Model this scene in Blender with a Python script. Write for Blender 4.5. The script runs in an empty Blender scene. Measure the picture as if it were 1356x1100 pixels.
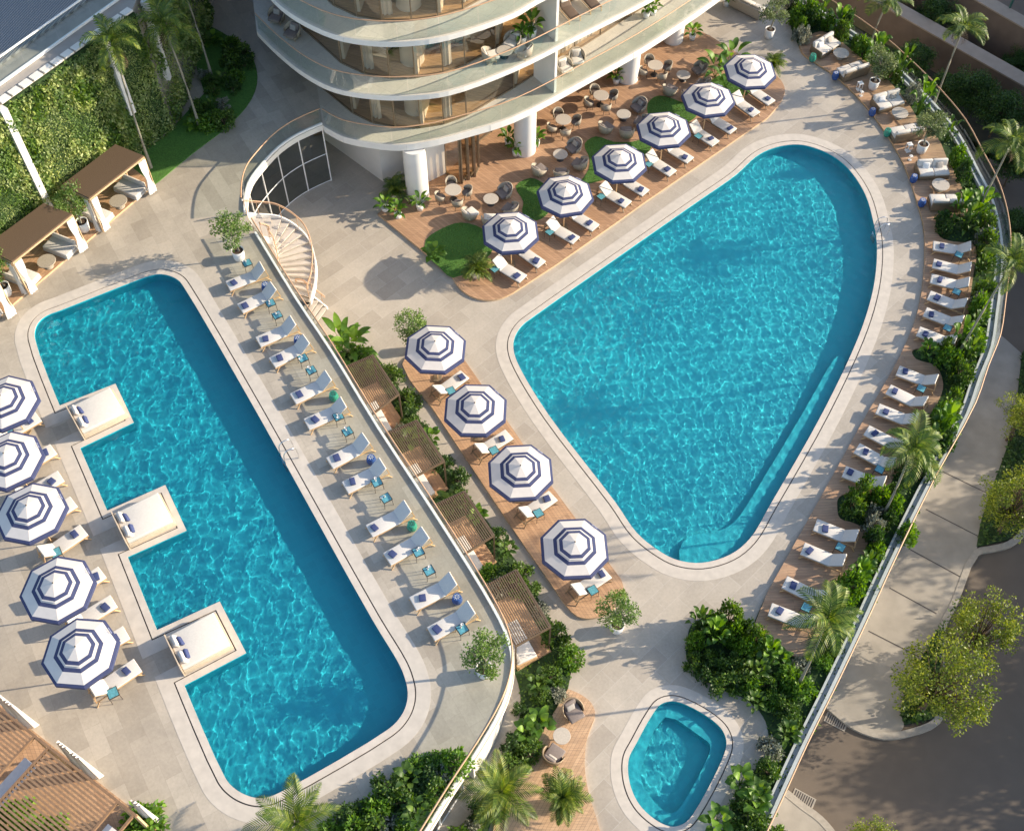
import bpy, bmesh, math, random
from mathutils import Vector, Matrix, noise
from mathutils.geometry import tessellate_polygon
R = math.radians
SC = bpy.context.scene
COL = SC.collection
rnd = random.Random(7)

# ------------------------------------------------------------------ camera
CH, CT, CF = 46.0, R(33.9), 1521.0
_c, _s = math.cos(CT), math.sin(CT)
def W(px, py, z=0.0):
    """where the sight line through a photograph pixel meets height z"""
    u = (px - 678) / CF; v = -(py - 550) / CF
    dx, dy, dz = u, v*_c + _s, v*_s - _c
    t = (z - CH) / dz
    return Vector((dx*t, dy*t, z))
def WL(pts, z=0.0):
    return [W(a, b, z) for a, b in pts]
cam = bpy.data.cameras.new('camera'); co = bpy.data.objects.new('camera', cam); COL.objects.link(co)
co.location = (0, 0, CH); co.rotation_euler = (CT, 0, 0)
cam.sensor_width = 36; cam.lens = CF/1356*36; cam.clip_end = 2000; SC.camera = co

# ------------------------------------------------------------------ light
SUN_EL = R(22); sd = Vector((1, 0.155, 0)).normalized()
sdir = Vector((sd.x*math.cos(SUN_EL), sd.y*math.cos(SUN_EL), math.sin(SUN_EL)))
w = bpy.data.worlds.new("World"); SC.world = w; w.use_nodes = True
nt = w.node_tree
sky = nt.nodes.new('ShaderNodeTexSky'); sky.sky_type = 'NISHITA'; sky.sun_disc = False
sky.sun_elevation = SUN_EL; sky.sun_rotation = math.atan2(sd.x, sd.y)
nt.links.new(sky.outputs[0], nt.nodes['Background'].inputs[0])
nt.nodes['Background'].inputs[1].default_value = 0.15
sl = bpy.data.lights.new('sun', 'SUN'); sl.energy = 4.4; sl.angle = R(0.53); sl.color = (1, .86, .66)
sl.cycles.is_caustics_light = True
so = bpy.data.objects.new('sun', sl); COL.objects.link(so)
so.rotation_euler = sdir.to_track_quat('Z', 'Y').to_euler(); so.location = (60, 10, 40)
SC.view_settings.view_transform = 'Standard'; SC.view_settings.look = 'None'; SC.view_settings.gamma = 1
SC.view_settings.exposure = 1.0

# ------------------------------------------------------------------ materials
def newmat(name):
    m = bpy.data.materials.new(name); m.use_nodes = True
    n = m.node_tree
    return m, n, n.nodes['Principled BSDF'], n.links
def ND(n, t, **k):
    x = n.nodes.new(t)
    for a, v in k.items():
        if a in x.inputs: x.inputs[a].default_value = v
        else: setattr(x, a, v)
    return x
def ramp(n, stops):
    r = n.nodes.new('ShaderNodeValToRGB')
    e = r.color_ramp.elements
    while len(e) > 1: e.remove(e[0])
    e[0].position = stops[0][0]; e[0].color = (*stops[0][1], 1)
    for p, c in stops[1:]:
        q = e.new(p); q.color = (*c, 1)
    return r
def mix(n, l, mode, fac, a, b):
    m = n.nodes.new('ShaderNodeMix'); m.data_type = 'RGBA'; m.blend_type = mode
    m.inputs[0].default_value = fac if isinstance(fac, (int, float)) else 0
    if not isinstance(fac, (int, float)): l.new(fac, m.inputs[0])
    for v, i in ((a, 6), (b, 7)):
        if isinstance(v, tuple): m.inputs[i].default_value = (*v, 1)
        else: l.new(v, m.inputs[i])
    return m.outputs[2]
def bump(n, l, b, h, strength=.3, dist=.01):
    x = ND(n, 'ShaderNodeBump', Strength=strength, Distance=dist); l.new(h, x.inputs['Height']); l.new(x.outputs[0], b.inputs['Normal'])
def coords(n, l, rot=0.0, scale=(1, 1, 1), src='Object'):
    t = n.nodes.new('ShaderNodeTexCoord'); mp = n.nodes.new('ShaderNodeMapping')
    mp.inputs['Rotation'].default_value = (0, 0, rot); mp.inputs['Scale'].default_value = scale
    l.new(t.outputs[src], mp.inputs[0]); return mp.outputs[0]
def solid(name, col, rough=.6, var=.12, nscale=6, metal=0, bmp=0, spec=.5):
    m, n, b, l = newmat(name)
    v = coords(n, l)
    t = ND(n, 'ShaderNodeTexNoise', Scale=nscale, Detail=5.0); l.new(v, t.inputs[0])
    r = ramp(n, [(.3, tuple(c*(1-var) for c in col)), (.7, tuple(min(1, c*(1+var)) for c in col))])
    l.new(t.outputs[0], r.inputs[0]); l.new(r.outputs[0], b.inputs['Base Color'])
    b.inputs['Roughness'].default_value = rough; b.inputs['Metallic'].default_value = metal
    b.inputs['Specular IOR Level'].default_value = spec
    if bmp: bump(n, l, b, t.outputs[0], bmp, .02)
    return m
def pavers(name, c1, c2, rot, bw=1.2, rh=.6, mortar=(.30, .27, .23), msize=.006, rough=.55, stain=.25):
    m, n, b, l = newmat(name)
    v = coords(n, l, rot)
    br = ND(n, 'ShaderNodeTexBrick', offset=.5, Scale=1.0); br.inputs['Color1'].default_value = (*c1, 1); br.inputs['Color2'].default_value = (*c2, 1)
    br.inputs['Mortar'].default_value = (*mortar, 1); br.inputs['Mortar Size'].default_value = msize; br.inputs['Mortar Smooth'].default_value = .3
    br.inputs['Brick Width'].default_value = bw; br.inputs['Row Height'].default_value = rh; br.inputs['Bias'].default_value = -.1
    l.new(v, br.inputs[0])
    n1 = ND(n, 'ShaderNodeTexNoise', Scale=.5, Detail=9.0, Roughness=.72); l.new(v, n1.inputs[0])
    n2 = ND(n, 'ShaderNodeTexNoise', Scale=9.0, Detail=6.0, Roughness=.7); l.new(v, n2.inputs[0])
    r1 = ramp(n, [(.3, (1-stain,)*3), (.6, (1, 1, 1)), (.8, (1.0, .98, .95))]); l.new(n1.outputs[0], r1.inputs[0])
    r2 = ramp(n, [(.3, (.84, .84, .84)), (.7, (1, 1, 1))]); l.new(n2.outputs[0], r2.inputs[0])
    o = mix(n, l, 'MULTIPLY', 1.0, br.outputs[0], r1.outputs[0]); o = mix(n, l, 'MULTIPLY', 1.0, o, r2.outputs[0])
    l.new(o, b.inputs['Base Color']); b.inputs['Roughness'].default_value = rough
    bump(n, l, b, n2.outputs[0], .15, .004)
    return m
def timber(name, rot, c1=(.54, .335, .195), c2=(.43, .255, .145), pw=.14):
    m, n, b, l = newmat(name)
    v = coords(n, l, rot)
    br = ND(n, 'ShaderNodeTexBrick', offset=.37, Scale=1.0); br.inputs['Color1'].default_value = (*c1, 1); br.inputs['Color2'].default_value = (*c2, 1)
    br.inputs['Mortar'].default_value = (.25, .15, .09, 1); br.inputs['Mortar Size'].default_value = .005
    br.inputs['Brick Width'].default_value = 2.6; br.inputs['Row Height'].default_value = pw; br.inputs['Bias'].default_value = 0
    l.new(v, br.inputs[0])
    v2 = coords(n, l, rot, (1.2, 16, 1))
    g = ND(n, 'ShaderNodeTexNoise', Scale=1.6, Detail=6.0); l.new(v2, g.inputs[0])
    r = ramp(n, [(.3, (.7, .7, .7)), (.7, (1.1, 1.08, 1.05))]); l.new(g.outputs[0], r.inputs[0])
    o = mix(n, l, 'MULTIPLY', 1.0, br.outputs[0], r.outputs[0])
    l.new(o, b.inputs['Base Color']); b.inputs['Roughness'].default_value = .6
    bump(n, l, b, br.outputs['Fac'], .4, .004)
    return m
def foliage(name, dark, mid, light, trans=.35, rough=.5):
    m, n, b, l = newmat(name)
    g = n.nodes.new('ShaderNodeNewGeometry')
    r = ramp(n, [(0, dark), (.5, mid), (1, light)])
    l.new(g.outputs['Random Per Island'], r.inputs[0])
    tc = n.nodes.new('ShaderNodeTexCoord'); nz = ND(n, 'ShaderNodeTexNoise', Scale=.9, Detail=3.0); l.new(tc.outputs['Object'], nz.inputs[0])
    rr = ramp(n, [(.32, (.62, .70, .72)), (.68, (1.22, 1.18, 1.0))]); l.new(nz.outputs[0], rr.inputs[0])
    class _O: pass
    mxo = mix(n, l, 'MULTIPLY', 1.0, r.outputs[0], rr.outputs[0]); r = _O(); r.outputs = [mxo]
    l.new(mxo, b.inputs['Base Color'])
    b.inputs['Roughness'].default_value = rough
    tr = n.nodes.new('ShaderNodeBsdfTranslucent'); mx = n.nodes.new('ShaderNodeMixShader')
    hs = ND(n, 'ShaderNodeHueSaturation', Saturation=1.15, Value=1.5); hs.inputs['Hue'].default_value = .485
    l.new(r.outputs[0], hs.inputs['Color']); l.new(hs.outputs[0], tr.inputs[0])
    mx.inputs[0].default_value = trans
    l.new(b.outputs[0], mx.inputs[1]); l.new(tr.outputs[0], mx.inputs[2])
    l.new(mx.outputs[0], n.nodes['Material Output'].inputs[0])
    return m
def glassmat(name, tint, refl=1.45, rough=.0, boost=0.0):
    m, n, b, l = newmat(name); n.nodes.remove(b)
    t = ND(n, 'ShaderNodeBsdfTransparent'); t.inputs[0].default_value = (*tint, 1)
    gl = ND(n, 'ShaderNodeBsdfGlossy', Roughness=rough)
    gl.inputs[0].default_value = (1, 1, 1, 1)
    lw = n.nodes.new('ShaderNodeLayerWeight'); lw.inputs[0].default_value = .5
    f0 = ((refl-1)/(refl+1))**2*1.9+boost          # both faces of the pane
    pw = n.nodes.new('ShaderNodeMath'); pw.operation = 'POWER'; pw.inputs[1].default_value = 5; l.new(lw.outputs['Facing'], pw.inputs[0])
    ad = n.nodes.new('ShaderNodeMath'); ad.operation = 'MULTIPLY_ADD'; ad.inputs[1].default_value = 1-f0; ad.inputs[2].default_value = f0; ad.use_clamp = True
    l.new(pw.outputs[0], ad.inputs[0])
    mx = n.nodes.new('ShaderNodeMixShader'); l.new(ad.outputs[0], mx.inputs[0]); l.new(t.outputs[0], mx.inputs[1]); l.new(gl.outputs[0], mx.inputs[2])
    l.new(mx.outputs[0], n.nodes['Material Output'].inputs[0])
    return m

def ang(a, b, z=0):
    d = W(*b, z) - W(*a, z); return math.atan2(d.y, d.x)
A_LP = ang((244, 379), (493, 820), 4.2)      # long pool's long side
A_MP = ang((705, 420), (975, 215))           # big pool's straight side
A_MP2 = ang((730, 545), (828, 682))
A_ED = ang((1016, 784), (1151, 547))

M = {}
M['pav_u'] = pavers('paving_upper', (.52, .455, .37), (.40, .345, .275), -A_LP, 1.3, .65, mortar=(.36, .31, .25), msize=.004, rough=.5, stain=.22)
M['pav_l'] = pavers('paving_lower', (.51, .45, .375), (.42, .365, .30), -A_MP, 1.6, .8, mortar=(.57, .52, .46), msize=.008, rough=.5, stain=.2)
M['coping'] = solid('coping_stone', (.55, .49, .425), .5, .08, 3)
M['coping2'] = solid('coping_outer_stone', (.53, .475, .41), .5, .08, 3)
M['slot'] = solid('slot_drain', (.06, .05, .045), .5, .1)
M['white'] = solid('white_render', (.70, .68, .65), .6, .03, 2)
M['greywall'] = solid('pale_grey_wall', (.50, .50, .50), .6, .06, 2)  # on the planter wall this grey carries painted shade
M['white2'] = solid('white_wall', (.72, .68, .62), .7, .05, 2)
M['metalw'] = solid('white_metal', (.78, .77, .75), .35, .03)
M['copper'] = solid('copper_rail', (.50, .31, .19), .5, .08, metal=.1)
M['bronze'] = solid('bronze_frame', (.23, .17, .11), .45, .1, metal=.3)
M['dark'] = solid('dark_metal', (.05, .04, .035), .45, .1)
M['steel'] = solid('steel', (.75, .75, .75), .15, .03, metal=1)
M['fabric'] = solid('white_fabric', (.60, .565, .525), .85, .04, 14, bmp=.1)
M['fabric_g'] = solid('cream_fabric', (.63, .59, .53), .85, .05, 14, bmp=.1)
M['sling'] = solid('sling_back', (.72, .71, .70), .85, .04, 20)
M['navy'] = solid('navy_fabric', (.038, .055, .15), .9, .2, 20)
M['umb_w'] = solid('canopy_white', (.60, .555, .515), .85, .03, 5)
M['umb_b'] = solid('canopy_blue', (.036, .046, .115), .85, .1, 9)
M['ink'] = solid('faded_ink', (.35, .36, .48), .85, .1)
M['teak'] = solid('teak', (.56, .36, .19), .5, .18, 8)
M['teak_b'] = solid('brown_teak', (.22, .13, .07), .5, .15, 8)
M['teak_d'] = solid('dark_teak', (.24, .145, .08), .55, .2, 8)  # darker brown teak for the slats of the corner pergola
M['teak_l'] = solid('light_oak', (.54, .375, .225), .5, .1, 8)
M['slat'] = solid('brown_slat', (.115, .08, .052), .55, .15, 9)
M['teal'] = solid('teal_tray', (.10, .30, .36), .35, .25, 12)
M['blueglaze'] = solid('blue_glaze', (.03, .08, .26), .2, .35, 9)
M['greenglaze'] = solid('green_glaze', (.04, .28, .19), .2, .3, 9)
M['taupe'] = solid('taupe_cushion', (.20, .165, .15), .9, .1, 16)
M['beige'] = solid('beige_weave', (.36, .31, .24), .8, .2, 30)
M['brownc'] = solid('brown_cushion', (.11, .075, .055), .9, .1, 16)
M['greyc'] = solid('grey_cushion', (.36, .33, .30), .9, .1, 16)
M['yellow'] = solid('yellow_fabric', (.65, .40, .06), .85, .15, 12)
M['stonetop'] = solid('stone_tabletop', (.46, .41, .35), .4, .1, 20)
M['roofw'] = solid('woven_roof', (.105, .066, .038), .8, .22, 40, bmp=.4)
M['soil'] = solid('planting_soil', (.028, .06, .015), .95, .4, 5, bmp=.5)
M['lawn'] = solid('lawn_green', (.065, .165, .025), .95, .3, 14, bmp=.6)
M['potw'] = solid('white_pot', (.70, .68, .65), .5, .04)
M['potsoil'] = solid('pot_soil', (.05, .03, .02), .95, .3)
M['terracotta'] = solid('clay_pot', (.42, .25, .16), .7, .1)
M['bark'] = solid('bark', (.27, .245, .19), .85, .25, 18, bmp=.5)
M['barkd'] = solid('dark_bark', (.12, .085, .055), .9, .25, 18, bmp=.5)
M['asphalt'] = solid('asphalt', (.118, .093, .072), .85, .06, 1.2, bmp=.2)
M['walk'] = solid('street_concrete', (.27, .245, .21), .8, .14, 1.2)
M['kerb'] = solid('kerb_stone', (.30, .27, .23), .8, .1)
M['ground'] = solid('outer_ground', (.045, .045, .03), .95, .3, 1)
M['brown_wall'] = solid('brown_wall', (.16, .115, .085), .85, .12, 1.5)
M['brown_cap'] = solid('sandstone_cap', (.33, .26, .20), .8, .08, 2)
M['green_m'] = solid('green_metal', (.03, .10, .08), .5, .1)
M['interior'] = timber('interior_floor', 0.4, (.62, .44, .26), (.52, .36, .2), .2)
M['balc'] = pavers('balcony_floor', (.62, .575, .49), (.58, .53, .45), .6, 1.0, 1.0, mortar=(.38, .35, .3), stain=.12)
M['concrete'] = solid('roof_slab', (.34, .31, .28), .8, .1, 1.5)
M['plankdeck'] = timber('deck_boards', -A_MP2)
M['plankdeck_e'] = timber('deck_boards_east', -A_ED + R(55), (.50, .32, .20), (.40, .245, .15))
M['plankdeck_c'] = timber('deck_boards_cabana', R(-65))
M['plankdeck_n'] = timber('deck_boards_north', R(45), (.50, .305, .185), (.39, .23, .135))
M['plankdeck_s'] = timber('deck_boards_south', R(-60), (.58, .39, .245), (.49, .315, .19))
M['glass'] = glassmat('balustrade_glass', (.84, .90, .87), 1.45)
M['window'] = glassmat('window_glass', (.82, .76, .66), 1.45, .0, .06)
M['lobbyglass'] = glassmat('lobby_glass', (.34, .40, .36), 1.6, .0, .10)
M['curtain'] = solid('curtain_fabric', (.66, .64, .61), .9, .05, 10)
M['f_green'] = foliage('leaf_green', (.035, .085, .014), (.08, .155, .022), (.16, .255, .04))
M['f_bright'] = foliage('leaf_bright', (.05, .12, .012), (.10, .22, .02), (.20, .34, .04))
M['f_dark'] = foliage('leaf_dark', (.02, .055, .012), (.04, .095, .018), (.08, .15, .03))
M['f_olive'] = foliage('leaf_olive', (.09, .12, .055), (.15, .20, .085), (.23, .28, .13))
M['f_pot'] = foliage('leaf_potted_tree', (.07, .14, .03), (.13, .22, .05), (.24, .33, .11))
M['f_wall'] = foliage('leaf_living_wall', (.08, .13, .028), (.24, .32, .085), (.48, .52, .23), .3)
M['f_palm'] = foliage('leaf_palm', (.05, .10, .015), (.11, .18, .025), (.24, .28, .05))
M['f_yellow'] = foliage('leaf_yellow_green', (.07, .12, .014), (.15, .20, .025), (.29, .33, .06), .4)
M['f_silver'] = foliage('leaf_silver', (.14, .15, .12), (.25, .26, .21), (.38, .37, .31), .2)

def poolmat(name, rot, c=(.007, .36, .46)):
    m, n, b, l = newmat(name)
    v = coords(n, l, rot)
    br = ND(n, 'ShaderNodeTexBrick', offset=0.0, Scale=1.0)
    br.inputs['Color1'].default_value = (*c, 1); br.inputs['Color2'].default_value = (c[0]*1.2, c[1]*1.1, c[2]*1.07, 1)
    br.inputs['Mortar'].default_value = (.02, .40, .5, 1); br.inputs['Mortar Size'].default_value = .006
    br.inputs['Brick Width'].default_value = .3; br.inputs['Row Height'].default_value = .3
    l.new(v, br.inputs[0]); l.new(br.outputs[0], b.inputs['Base Color']); b.inputs['Roughness'].default_value = .5
    return m
M['pooltile'] = poolmat('pool_tile', -A_LP); M['pooltile_b'] = poolmat('pool_tile_light', -A_MP, (.010, .42, .51))
m, n, b, l = newmat('pool_water'); M['water'] = m
b.inputs['Base Color'].default_value = (.96, 1, 1, 1); b.inputs['Roughness'].default_value = 0
b.inputs['IOR'].default_value = 1.33; b.inputs['Transmission Weight'].default_value = 1

def curtainwave(): pass

# ------------------------------------------------------------------ mesh helpers
class MB:
    def __init__(s): s.v = []; s.f = []; s.m = []; s.sm = []
    def add(s, vs, fs, mi=0, smooth=False, mat=None):
        o = len(s.v)
        if mat is not None: vs = [mat @ Vector(p) for p in vs]
        s.v += [tuple(p) for p in vs]
        for f in fs: s.f.append(tuple(i+o for i in f)); s.m.append(mi); s.sm.append(smooth)
        return s
    def box(s, c, d, rz=0, mi=0, mat=None, rx=0, ry=0):
        x, y, z = d[0]/2, d[1]/2, d[2]/2
        vs = [(-x,-y,-z),(x,-y,-z),(x,y,-z),(-x,y,-z),(-x,-y,z),(x,-y,z),(x,y,z),(-x,y,z)]
        T = Matrix.Translation(c) @ Matrix.Rotation(rz, 4, 'Z') @ Matrix.Rotation(ry, 4, 'Y') @ Matrix.Rotation(rx, 4, 'X')
        if mat is not None: T = mat @ T
        return s.add(vs, [(0,3,2,1),(4,5,6,7),(0,1,5,4),(1,2,6,5),(2,3,7,6),(3,0,4,7)], mi, False, T)
    def bar(s, a, b, w, h=None, mi=0):
        a = Vector(a); b = Vector(b); h = h or w; d = b-a; L = d.length
        q = d.to_track_quat('X', 'Z').to_matrix().to_4x4()
        return s.box((0,0,0), (L, w, h), mi=mi, mat=Matrix.Translation((a+b)/2) @ q)
    def cyl(s, c, r0, r1, z0, z1, n=16, mi=0, cap=True, smooth=True):
        vs = []
        for r, z in ((r0, z0), (r1, z1)):
            vs += [(c[0]+r*math.cos(2*math.pi*i/n), c[1]+r*math.sin(2*math.pi*i/n), z) for i in range(n)]
        s.add(vs, [(i, (i+1) % n, n+(i+1) % n, n+i) for i in range(n)], mi, smooth)
        if cap:
            s.add(vs[n:], [tuple(range(n))], mi); s.add(vs[:n], [tuple(reversed(range(n)))], mi)
        return s
    def lathe(s, prof, n=16, c=(0,0,0), mi=0, sm=True):
        vs = []
        for r, z in prof: vs += [(c[0]+r*math.cos(2*math.pi*i/n), c[1]+r*math.sin(2*math.pi*i/n), c[2]+z) for i in range(n)]
        fs = []
        for k in range(len(prof)-1):
            fs += [(k*n+i, k*n+(i+1) % n, (k+1)*n+(i+1) % n, (k+1)*n+i) for i in range(n)]
        return s.add(vs, fs, mi, sm)
    def tube(s, path, r, n=6, mi=0, closed=False):
        path = [Vector(p) for p in path]; N = len(path); rs = r if isinstance(r, (list, tuple)) else [r]*N
        vs = []
        for i, p in enumerate(path):
            if closed: d = path[(i+1) % N]-path[i-1]
            else: d = path[min(i+1, N-1)]-path[max(i-1, 0)]
            d.normalize()
            a = d.cross(Vector((0, 0, 1)))
            if a.length < .05: a = d.cross(Vector((0, 1, 0)))
            a.normalize(); bb = d.cross(a)
            vs += [p + (a*math.cos(2*math.pi*k/n)+bb*math.sin(2*math.pi*k/n))*rs[i] for k in range(n)]
        fs = []
        for i in range(N if closed else N-1):
            j = (i+1) % N
            fs += [(i*n+k, i*n+(k+1) % n, j*n+(k+1) % n, j*n+k) for k in range(n)]
        return s.add(vs, fs, mi, True)
    def prism(s, poly, z0, z1, mi=0, holes=(), side=True, bottom=True, mis=None):
        """flat polygon (with holes) lifted between two heights"""
        mis = mi if mis is None else mis
        loops = [[Vector((p[0], p[1], 0)) for p in poly]] + [[Vector((p[0], p[1], 0)) for p in h] for h in holes]
        flat = [p for L in loops for p in L]
        tris = tessellate_polygon(loops)
        up = []
        for t in tris:
            a, b_, c_ = (flat[i] for i in t)
            cr = (b_-a).cross(c_-a).z
            if abs(cr) < 1e-9: continue
            up.append(tuple(t) if cr > 0 else tuple(reversed(t)))
        s.add([(p.x, p.y, z1) for p in flat], up, mi)
        if bottom and z0 != z1: s.add([(p.x, p.y, z0) for p in flat], [tuple(reversed(t)) for t in up], mis)
        if side and z0 != z1:
            for k, L in enumerate(loops):
                n = len(L); ccw = area(L) > 0
                if k: ccw = not ccw
                vs = [(p.x, p.y, z0) for p in L]+[(p.x, p.y, z1) for p in L]
                fs = [((i, (i+1) % n, n+(i+1) % n, n+i) if ccw else ((i+1) % n, i, n+i, n+(i+1) % n)) for i in range(n)]
                s.add(vs, fs, mis)
        return s
    def wall(s, path, th, z0, z1, mi=0, closed=False):
        """a wall of even thickness along a path"""
        a = offset(path, th/2, closed); b_ = offset(path, -th/2, closed); n = len(path)
        vs = []
        for i in range(n):
            vs += [(a[i].x, a[i].y, z0), (b_[i].x, b_[i].y, z0), (b_[i].x, b_[i].y, z1), (a[i].x, a[i].y, z1)]
        fs = []
        for i in range(n if closed else n-1):
            j = (i+1) % n
            for k in range(4): fs.append((i*4+k, j*4+k, j*4+(k+1) % 4, i*4+(k+1) % 4))
        if not closed: fs += [(0, 1, 2, 3), ((n-1)*4+3, (n-1)*4+2, (n-1)*4+1, (n-1)*4)]
        return s.add(vs, fs, mi)
    def build(s, name, mats, parent=None, bevel=0, loc=None):
        me = bpy.data.meshes.new(name); me.from_pydata(s.v, [], s.f)
        mats = mats if isinstance(mats, (list, tuple)) else [mats]
        for q in mats: me.materials.append(M[q] if isinstance(q, str) else q)
        me.polygons.foreach_set('material_index', s.m); me.polygons.foreach_set('use_smooth', s.sm)
        if bevel:
            bm = bmesh.new(); bm.from_mesh(me)
            bmesh.ops.remove_doubles(bm, verts=bm.verts, dist=1e-5)
            bmesh.ops.recalc_face_normals(bm, faces=bm.faces)
            bmesh.ops.bevel(bm, geom=[e for e in bm.edges if len(e.link_faces) == 2 and e.calc_face_angle(0) > .6], offset=bevel, segments=2, profile=.6, affect='EDGES')
            for f in bm.faces: f.smooth = True
            bm.to_mesh(me); bm.free()
        o = bpy.data.objects.new(name, me); COL.objects.link(o)
        if parent: o.parent = parent
        if loc: o.location = loc
        return o
def area(p):
    return .5*sum(p[i][0]*p[(i+1) % len(p)][1]-p[(i+1) % len(p)][0]*p[i][1] for i in range(len(p)))
def offset(path, d, closed=False):
    """shift a plan path sideways: positive = to the left of its direction (inward for a CCW loop)"""
    n = len(path); out = []
    for i in range(n):
        p = Vector(path[i][:2])
        if closed: a, b_ = Vector(path[i-1][:2]), Vector(path[(i+1) % n][:2])
        else: a, b_ = Vector(path[max(i-1, 0)][:2]), Vector(path[min(i+1, n-1)][:2])
        d1 = (p-a); d2 = (b_-p)
        if d1.length < 1e-9: d1 = d2
        if d2.length < 1e-9: d2 = d1
        d1.normalize(); d2.normalize()
        n1 = Vector((-d1.y, d1.x)); n2 = Vector((-d2.y, d2.x)); m_ = n1+n2
        if m_.length < .2: m_ = n1
        m_.normalize(); k = 1/max(.5, m_.dot(n1))
        q = p+m_*d*k; out.append(Vector((q.x, q.y, path[i][2] if len(path[i]) > 2 else 0)))
    return out
def smooth(pts, k=4, closed=True, sharp=()):
    """Catmull-Rom through the points; corners whose index is in sharp stay sharp"""
    n = len(pts); out = []
    for i in range(n if closed else n-1):
        p0, p1, p2, p3 = pts[(i-1) % n] if closed or i else pts[0], pts[i], pts[(i+1) % n], pts[(i+2) % n] if closed or i+2 < n else pts[-1]
        if i in sharp: p0 = p1
        if (i+1) % n in sharp: p3 = p2
        if i in sharp and (i+1) % n in sharp: out.append(Vector(p1)); continue
        p0, p1, p2, p3 = map(Vector, (p0, p1, p2, p3))
        # centripetal spacing keeps long straights straight
        kk = k
        t = [0]
        for a, b_ in ((p0, p1), (p1, p2), (p2, p3)): t.append(t[-1]+max((b_-a).length**.5, 1e-4))
        for j in range(kk):
            u = t[1]+(t[2]-t[1])*j/kk
            def L(a, b_, ta, tb): return a*((tb-u)/(tb-ta))+b_*((u-ta)/(tb-ta))
            A1, A2, A3 = L(p0, p1, t[0], t[1]), L(p1, p2, t[1], t[2]), L(p2, p3, t[2], t[3])
            B1, B2 = L(A1, A2, t[0], t[2]), L(A2, A3, t[1], t[3])
            out.append(L(B1, B2, t[1], t[2]))
    if not closed: out.append(Vector(pts[-1]))
    return out
def ccw(p): return p if area(p) > 0 else list(reversed(p))
def inside(p, poly):
    x, y = p[0], p[1]; c = False; n = len(poly)
    for i in range(n):
        a, b_ = poly[i], poly[i-1]
        if (a[1] > y) != (b_[1] > y) and x < (b_[0]-a[0])*(y-a[1])/(b_[1]-a[1])+a[0]: c = not c
    return c
def resample(path, step):
    out = [Vector(path[0])]; acc = 0
    for a, b_ in zip(path, path[1:]):
        a = Vector(a); b_ = Vector(b_); L = (b_-a).length; t = step-acc
        while t <= L:
            out.append(a+(b_-a)*(t/L)); t += step
        acc = (acc+L) % step
    return out

def tag(o, label=None, cat=None, group=None, kind=None):
    if label: o['label'] = label
    if cat: o['category'] = cat
    if group: o['group'] = group
    if kind: o['kind'] = kind
    return o
def thing(name, loc, rz=0, label=None, cat=None, group=None):
    o = bpy.data.objects.new(name, None); COL.objects.link(o); o.location = loc; o.rotation_euler = (0, 0, rz)
    o.empty_display_size = .2
    return tag(o, label, cat, group)
KIDS = {}
def kids(o):
    return [c for c in o.children]
def dup(o, loc=None, rz=None, label=None, group=None, scale=None, parent=None):
    c = o.copy(); COL.objects.link(c)
    if parent: c.parent = parent
    if loc is not None: c.location = loc
    if rz is not None: c.rotation_euler = (0, 0, rz)
    if scale: c.scale = (scale,)*3 if isinstance(scale, (int, float)) else scale
    if label: c['label'] = label
    if group: c['group'] = group
    for ch in kids(o): dup(ch, parent=c)
    return c
class Proto:
    """first placing moves the built thing itself, later ones copy it"""
    def __init__(s, root): s.root = root; s.used = False; s.src = None
    def put(s, loc, rz, label, group=None, scale=None, cat=None):
        if not s.used:
            s.used = True; o = s.root; o.location = loc; o.rotation_euler = (0, 0, rz); o['label'] = label
            if group: o['group'] = group
            if scale: o.scale = (scale,)*3 if isinstance(scale, (int, float)) else scale
        else:
            o = dup(s.root, loc, rz, label, group, scale or 1.0)
        return o
def S(o): o['kind'] = 'structure'; return o
ORD = ['first', 'second', 'third', 'fourth', 'fifth', 'sixth', 'seventh', 'eighth', 'ninth', 'tenth', 'eleventh', 'twelfth', 'thirteenth', 'fourteenth', 'fifteenth', 'sixteenth']

UZ = 4.2      # upper terrace level
SZ = -5.0     # street level

exec_parts = []
# ================================================================== SETTING
# --- pools (outlines in plan, from the photograph's coping lines)
P_BIG = smooth(WL([(680,453),(684,441),(692,430),(705,420),(919,270),(975,231),(1000,208),(1016,199),(1037,193),(1062,192),(1092,201),(1112,213),(1128,229),(1146,258),(1157,296),(1161,321),(1160,358),(1153,397),(1136,448),(1090,545),(1020,668),(993,713),(967,734),(929,745),(896,741),(871,728),(843,705),(815,665),(727,550),(690,490),(681,468)]), 4)
P_BIG = ccw(P_BIG)
def offs_pool(P, d): return offset(P, -d, True)
LPpts = [(79,537),(46,448),(47,434),(53,424),(63,417),(79,411),(178,372),(198,365),(211,363),(224,365),(236,371),(244,381),(340,546),(493,820),(528,878),(536,897),(540,917),(537,936),(528,952),(513,966),(378,1045),(355,1055),(340,1056),(323,1051),(309,1042),(298,1029),
         (244,907),(326,864),(291,796),(208,834),(169,737),(247,702),(219,642),(142,676),(106,593),(177,559),(153,508)]
P_LONG = smooth(WL(LPpts, UZ), 4, True, sharp=(0,26,27,28,29,30,31,32,33,34,35,36))
P_LONG = ccw(P_LONG)
P_SM = ccw(smooth(WL([(891,928),(909,933),(942,952),(957,967),(962,983),(957,1003),(918,1077),(907,1089),(891,1094),(873,1088),(850,1069),(838,1049),(832,1025),(833,1003),(843,983),(863,947),(875,932)]), 4))

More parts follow.
